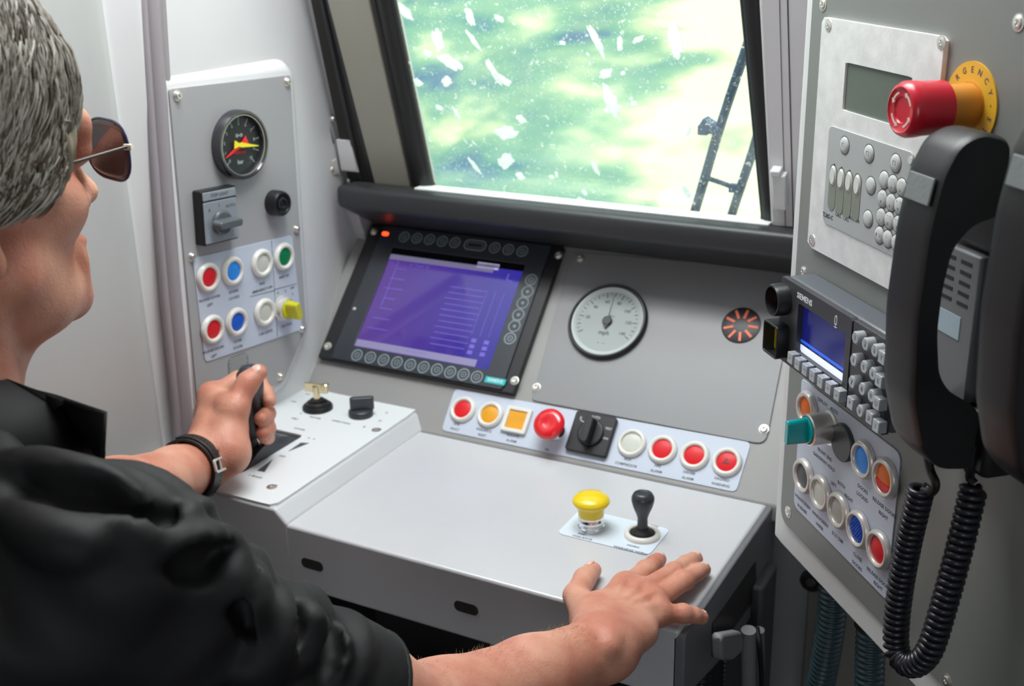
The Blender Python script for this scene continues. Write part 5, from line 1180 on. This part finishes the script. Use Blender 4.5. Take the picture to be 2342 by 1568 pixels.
ax_ = np.array(SR[2]-SR[0]); Lx = np.linalg.norm(ax_); ax_ = ax_/Lx; s0 = (X-SR[0].x)*ax_[0] + (Y-SR[0].y)*ax_[1] + (Z-SR[0].z)*ax_[2]
wgt = np.clip((X+.60)/.06, 0, 1)*np.clip((s0-.03)/.05, 0, 1)*np.clip((np.linalg.norm(np.array(SR[3]-SR[0]))-.012-s0)/.03, 0, 1)
t_.a += (-wgt*(.0034*np.sin(s0*150 + 6*np.sin(Z*19+X*9+1)+30*X) * (.6+.4*np.sin(31*Z-22*X)) + .0036*np.sin(s0*70 + 60*(X+.5)-35*Z))).astype(np.float32)
t_.a += (-np.maximum(1-np.clip((X+.60)/.06, 0, 1), .8*np.clip((.06-s0)/.05, 0, 1))*(.0036*np.sin(38*X+50*Z+9*np.sin(20*Y)) + .0024*np.sin(90*Z-45*X+30*Y+4*np.sin(25*X)))).astype(np.float32)
# raised shoulder seam, and the open cuffs
sd1 = (np.abs(s0-.022)-.0035)
inner = (-.71, .50)
def cutplane(p, n, ra):      # hollow out the end of a sleeve
    pass
cuff = SR[3]; cdir = (SR[3]-SR[1]).normalized()
t_.cone(cuff - cdir*.002, cuff + cdir*.10, .0520, .0550, k=.002, sub=True)
lc_ = Vector((-.875, .60, .955)); ld = (LEl-lc_).normalized(); t_.cone(lc_ + ld*.020, lc_ + ld*.10, .052, .060, k=.003, sub=True)
# cut everything beyond the cuff planes
for c_, d_, rad in ((cuff + cdir*.022, cdir, .12), (lc_ + ld*.045, ld, .11)):
    m_ = (X-c_.x)*d_[0] + (Y-c_.y)*d_[1] + (Z-c_.z)*d_[2]; near = ((X-c_.x)**2 + (Y-c_.y)**2 + (Z-c_.z)**2) < rad**2
    t_.a = np.where(near, np.maximum(t_.a, m_), t_.a).astype(np.float32)
t_.cone((-.705, .45, 1.10), (-.70, .47, 1.22), .062, .066, k=.006, sub=True)
def surf(px, py):
    d = ray(px, py); ts = np.arange(.45, 1.15, .0015); P = CAMLOC + d[None]*ts[:, None]; ii = np.round((P-t_.lo)/t_.h).astype(int)
    ok = np.all((ii >= 0) & (ii < t_.n), axis=1)
    for k in np.nonzero(ok)[0]:
        if t_.a[tuple(ii[k])] < 0: return Vector(P[k])
    return None
def crease(pts, r, k, sub=False, push=0.0):
    P = []
    for i in range(len(pts)-1):
        for f in (0, .25, .5, .75): P.append(surf(pts[i][0]*(1-f)+pts[i+1][0]*f, pts[i][1]*(1-f)+pts[i+1][1]*f))
    P.append(surf(*pts[-1])); P = [p for p in P if p is not None]
    n_ = len(P)
    return [(P, [max(.0012, r*math.sin(math.pi*(i+.6)/(n_+.2))) for i in range(n_)], k, sub)] if n_ > 2 else []
folds = []
for pts, r, k, sb_ in ((((342, 1246), (400, 1205), (440, 1172), (482, 1152)), .0045, .010, False), (((350, 1264), (430, 1250), (500, 1241), (536, 1246)), .0085, .012, False), (((385, 1296), (470, 1288), (540, 1276)), .0080, .012, True),
        (((545, 1262), (530, 1330), (575, 1420)), .0075, .014, False), (((596, 1310), (565, 1395), (620, 1490)), .0085, .014, False), (((574, 1300), (548, 1390), (600, 1490)), .0050, .010, True),
        (((650, 1360), (640, 1440), (600, 1510), (560, 1540)), .0090, .014, False), (((668, 1372), (668, 1440), (640, 1500)), .0055, .008, True), (((700, 1375), (728, 1430), (700, 1500), (668, 1540)), .0070, .008, False), (((775, 1430), (778, 1490), (765, 1560)), .0065, .008, False), (((752, 1418), (757, 1480), (740, 1555)), .0050, .008, True),
        (((0, 1062), (110, 1072), (230, 1110), (330, 1170)), .0070, .018, False), (((60, 1120), (200, 1150), (300, 1200)), .0070, .018, True), (((190, 1200), (300, 1215), (345, 1250)), .0055, .014, False), (((20, 1180), (120, 1230), (220, 1260)), .0060, .018, False), (((250, 1180), (330, 1200), (400, 1180)), .0045, .010, True)):
    folds += crease(pts, r, k)and [(crease(pts, r, k)[0][0], crease(pts, r, k)[0][1], k, sb_)]
for P, R, k, sb_ in folds: t_.chain(P, R, k=k, sub=sb_)
g = G(); t_.into(g, IM); shirt = g.obj('shirt', SH, man, ang=180)
# collar: a folded band round the neck with a pointed wing on the right
def sheet(rows, th=.003):
    g = G(); nr, nc = len(rows), len(rows[0]); V = [v for r in rows for v in r]; g._add([IM @ v for v in V], [(i*nc+j, i*nc+j+1, (i+1)*nc+j+1, (i+1)*nc+j) for i in range(nr-1) for j in range(nc-1)])
    return g
rows = [[], [], [], []]
for k in range(25):
    a_ = R_(-215 + 250*k/24); rx_, ry_ = .068, .066; cx_, cy_ = -.705, .440
    top = Vector((cx_ + rx_*math.cos(a_), cy_ + ry_*math.sin(a_), 1.150 - .012*math.sin(a_)))
    out_ = Vector((math.cos(a_), math.sin(a_), 0)); wing = max(0, (k-16)/8)
    rows[0].append(top - out_*.004 - Vector((0, 0, .045))); rows[1].append(top); rows[2].append(top + out_*(.012 + .02*wing) - Vector((0, 0, .018 - .004*wing))); rows[3].append(top + out_*(.028 + .030*wing) - Vector((0, 0, .046 + .012*wing)))
ct_, cb_ = atdepth(240, 944, .76), atdepth(234, 1056, .755)
for r_, p in zip(rows, (rows[0][-1] + Vector((.01, .02, 0)), atdepth(150, 915, .775), ct_, cb_)): r_.append(p)
g = sheet(rows); co = g.obj('collar', SH, shirt, ang=60); md = co.modifiers.new('solid', 'SOLIDIFY'); md.thickness = .0035; md.offset = 0
# shoulder seam and yoke strap
def onshirt(x, y, d): return atdepth(x, y, d)
g = G(); R2 = cuff + cdir*.0195; e1 = cdir.cross(Vector((0, 0, 1))).normalized(); e2 = cdir.cross(e1)
g.tube([IM @ (R2 + (e1*math.cos(R_(a_)) + e2*math.sin(R_(a_)))*(.0570)) for a_ in range(0, 360, 10)], .0034, 8, closed=True); g.obj('sleeve_hem', SH, shirt, ang=180)
# trousers and seat
TR = mat('dark_trousers', (.010, .010, .013), .8)
q_ = SDF((-.98, .12, .30), (-.42, 1.02, .74), .008)
q_.ell((-.71, .36, .56), (.19, .17, .14), k=.04)
for sx_ in (-1, 1): q_.chain([Vector((-.71+sx_*.10, .42, .54)), Vector((-.71+sx_*.13, .80, .57)), Vector((-.71+sx_*.12, .86, .34))], [.085, .066, .055], k=.03)
g = G(); q_.into(g, IM); g.obj('trousers', TR, man, ang=180)
seat = thing('driver_seat', 'dark padded driver seat under the seated driver', 'seat', loc=(-.71, .33, 0))
g = G(); g.box(0, .03, .36, .46, .44, .06); g.obj('cushion', mat('seat_cloth', (.02, .02, .025), .9), seat, bev=.03, seg=3)
g = G(); g.cyl(.05, 0, .33, seg=24); g.obj('seat_column', BLACK, seat)

# sunglasses
gl = thing('sunglasses', 'dark wraparound sunglasses worn by the driver', 'sunglasses', M=HM)
LEN = mat('smoked_lens', (.045, .042, .05), .06, trans=.35, coat=.5)
def lens(sx_):
    g = G(); rows = []
    for j in range(9):
        v_ = -1 + 2*j/8; row = []
        for i in range(13):
            u_ = -1 + 2*i/12; ww = (1-abs(v_)**3.2*.22); x = sx_*(.0385 + .0305*u_*ww); z = -.002 + .0215*v_*(1-abs(u_)**3.5*.22)
            row.append((x, .121 - .30*(abs(x)-.008)**1*.45 - 1.6*abs(x)**2, z))
        rows.append(row)
    g._add([v for r in rows for v in r], [(i*13+j, i*13+j+1, (i+1)*13+j+1, (i+1)*13+j) for i in range(8) for j in range(12)])
    o = g.obj('lens', LEN, gl, ang=180); md = o.modifiers.new('s', 'SOLIDIFY'); md.thickness = .0018
    g = G(); edge = rows[0] + [r[-1] for r in rows[1:]] + rows[-1][::-1][1:] + [r[0] for r in rows[::-1][1:-1]]
    g.tube([Vector(p) + Vector((0, -.001, 0)) for p in edge], .0011, 8, closed=True); g.obj('lens_rim', mat('navy_rim', (.02, .02, .07), .25), gl)
    g = G(); hp_ = Vector((sx_*.0712, .0985, .004)); g.tube([hp_ + Vector((sx_*.002, .003, 0)), hp_, Vector((sx_*.076, .055, .002)), Vector((sx_*.080, -.005, .0)), Vector((sx_*.079, -.03, -.012))], .0011, 8); g.obj('temple_arm', mat('bronze_wire', (.05, .04, .03), .35, .5), gl)
    g = G(); g.tube([hp_ + Vector((-sx_*.002, .002, 0)), hp_ + Vector((sx_*.0035, .004, 0))], .0022, 10); g.obj('hinge_screw', STEEL, gl)
lens(1); lens(-1)
g = G(); g.tube([(-.010, .116, .004), (0, .119, .007), (.010, .116, .004)], .0013, 8); g.obj('bridge', BLACK, gl)

# wristwatch
wv = (LWr - LEl).normalized(); wc = LEl.lerp(LWr, .93)
wu = (Vector((.75, -.55, .35)) - wv*Vector((.75, -.55, .35)).dot(wv)).normalized(); ww_ = wv.cross(wu)
WM = Matrix.Identity(4)
for i in range(3): WM[i][0] = wu[i]; WM[i][1] = ww_[i]; WM[i][2] = wv[i]; WM[i][3] = wc[i]
watch = thing('wristwatch', 'black strap wristwatch on the left wrist', 'watch', M=WM)
STRAP = mat('black_leather_strap', (.016, .017, .019), .4, bump=.2, bscale=500)
def band(r0, r1, z0, z1, a0=0, a1=360, n=48):
    g = G(); full = a1-a0 >= 360; P = [(R_(a0 + (a1-a0)*k/n)) for k in range(n if full else n+1)]
    v, f = [], []
    for a_ in P:
        for r, z in ((r0, z0), (r1, z0), (r1, z1), (r0, z1)): v.append((r*math.cos(a_), r*math.sin(a_), z))
    m_ = len(P)
    for k in range(m_ if full else m_-1):
        k2 = (k+1) % m_
        for i in range(4): f.append((k*4+i, k2*4+i, k2*4+(i+1) % 4, k*4+(i+1) % 4))
    if not full: f += [(0, 1, 2, 3), tuple((m_-1)*4+i for i in (3, 2, 1, 0))]
    g._add(v, f); return g
band(.0345, .0375, -.0100, .0100).obj('strap', STRAP, watch, bev=.0006, ang=40)
band(.0375, .0398, -.0075, .0075, -95, -5).obj('strap_tail', STRAP, watch, bev=.0005, ang=40)
g = G(); g.cyl(.0165, .036, .0435, M=Matrix.Rotation(R_(150), 4, 'Z') @ Matrix.Rotation(R_(90), 4, 'Y')); g.obj('case', CHROME, watch, bev=.001)
g = G(); M = Matrix.Rotation(R_(2), 4, 'Z') @ Matrix.Rotation(R_(90), 4, 'Y'); g.ring(rrect(0, 0, .024, .016, .003), rrect(0, 0, .018, .011, .002), .0380, .0405, M=M); g.box(0, 0, .0396, .002, .014, .002, M=M); g.obj('buckle', SILVER, watch, bev=.0004)
g = G()
for k in range(22):
    a_ = R_(-90+8.2*k*.9)
    for z in (-.0005,): g.box(.0399*math.cos(a_), .0399*math.sin(a_), z, .0006, .0024, .0009, rz=a_)
tag(g.obj('stitching', BLACK, watch), kind='stuff')
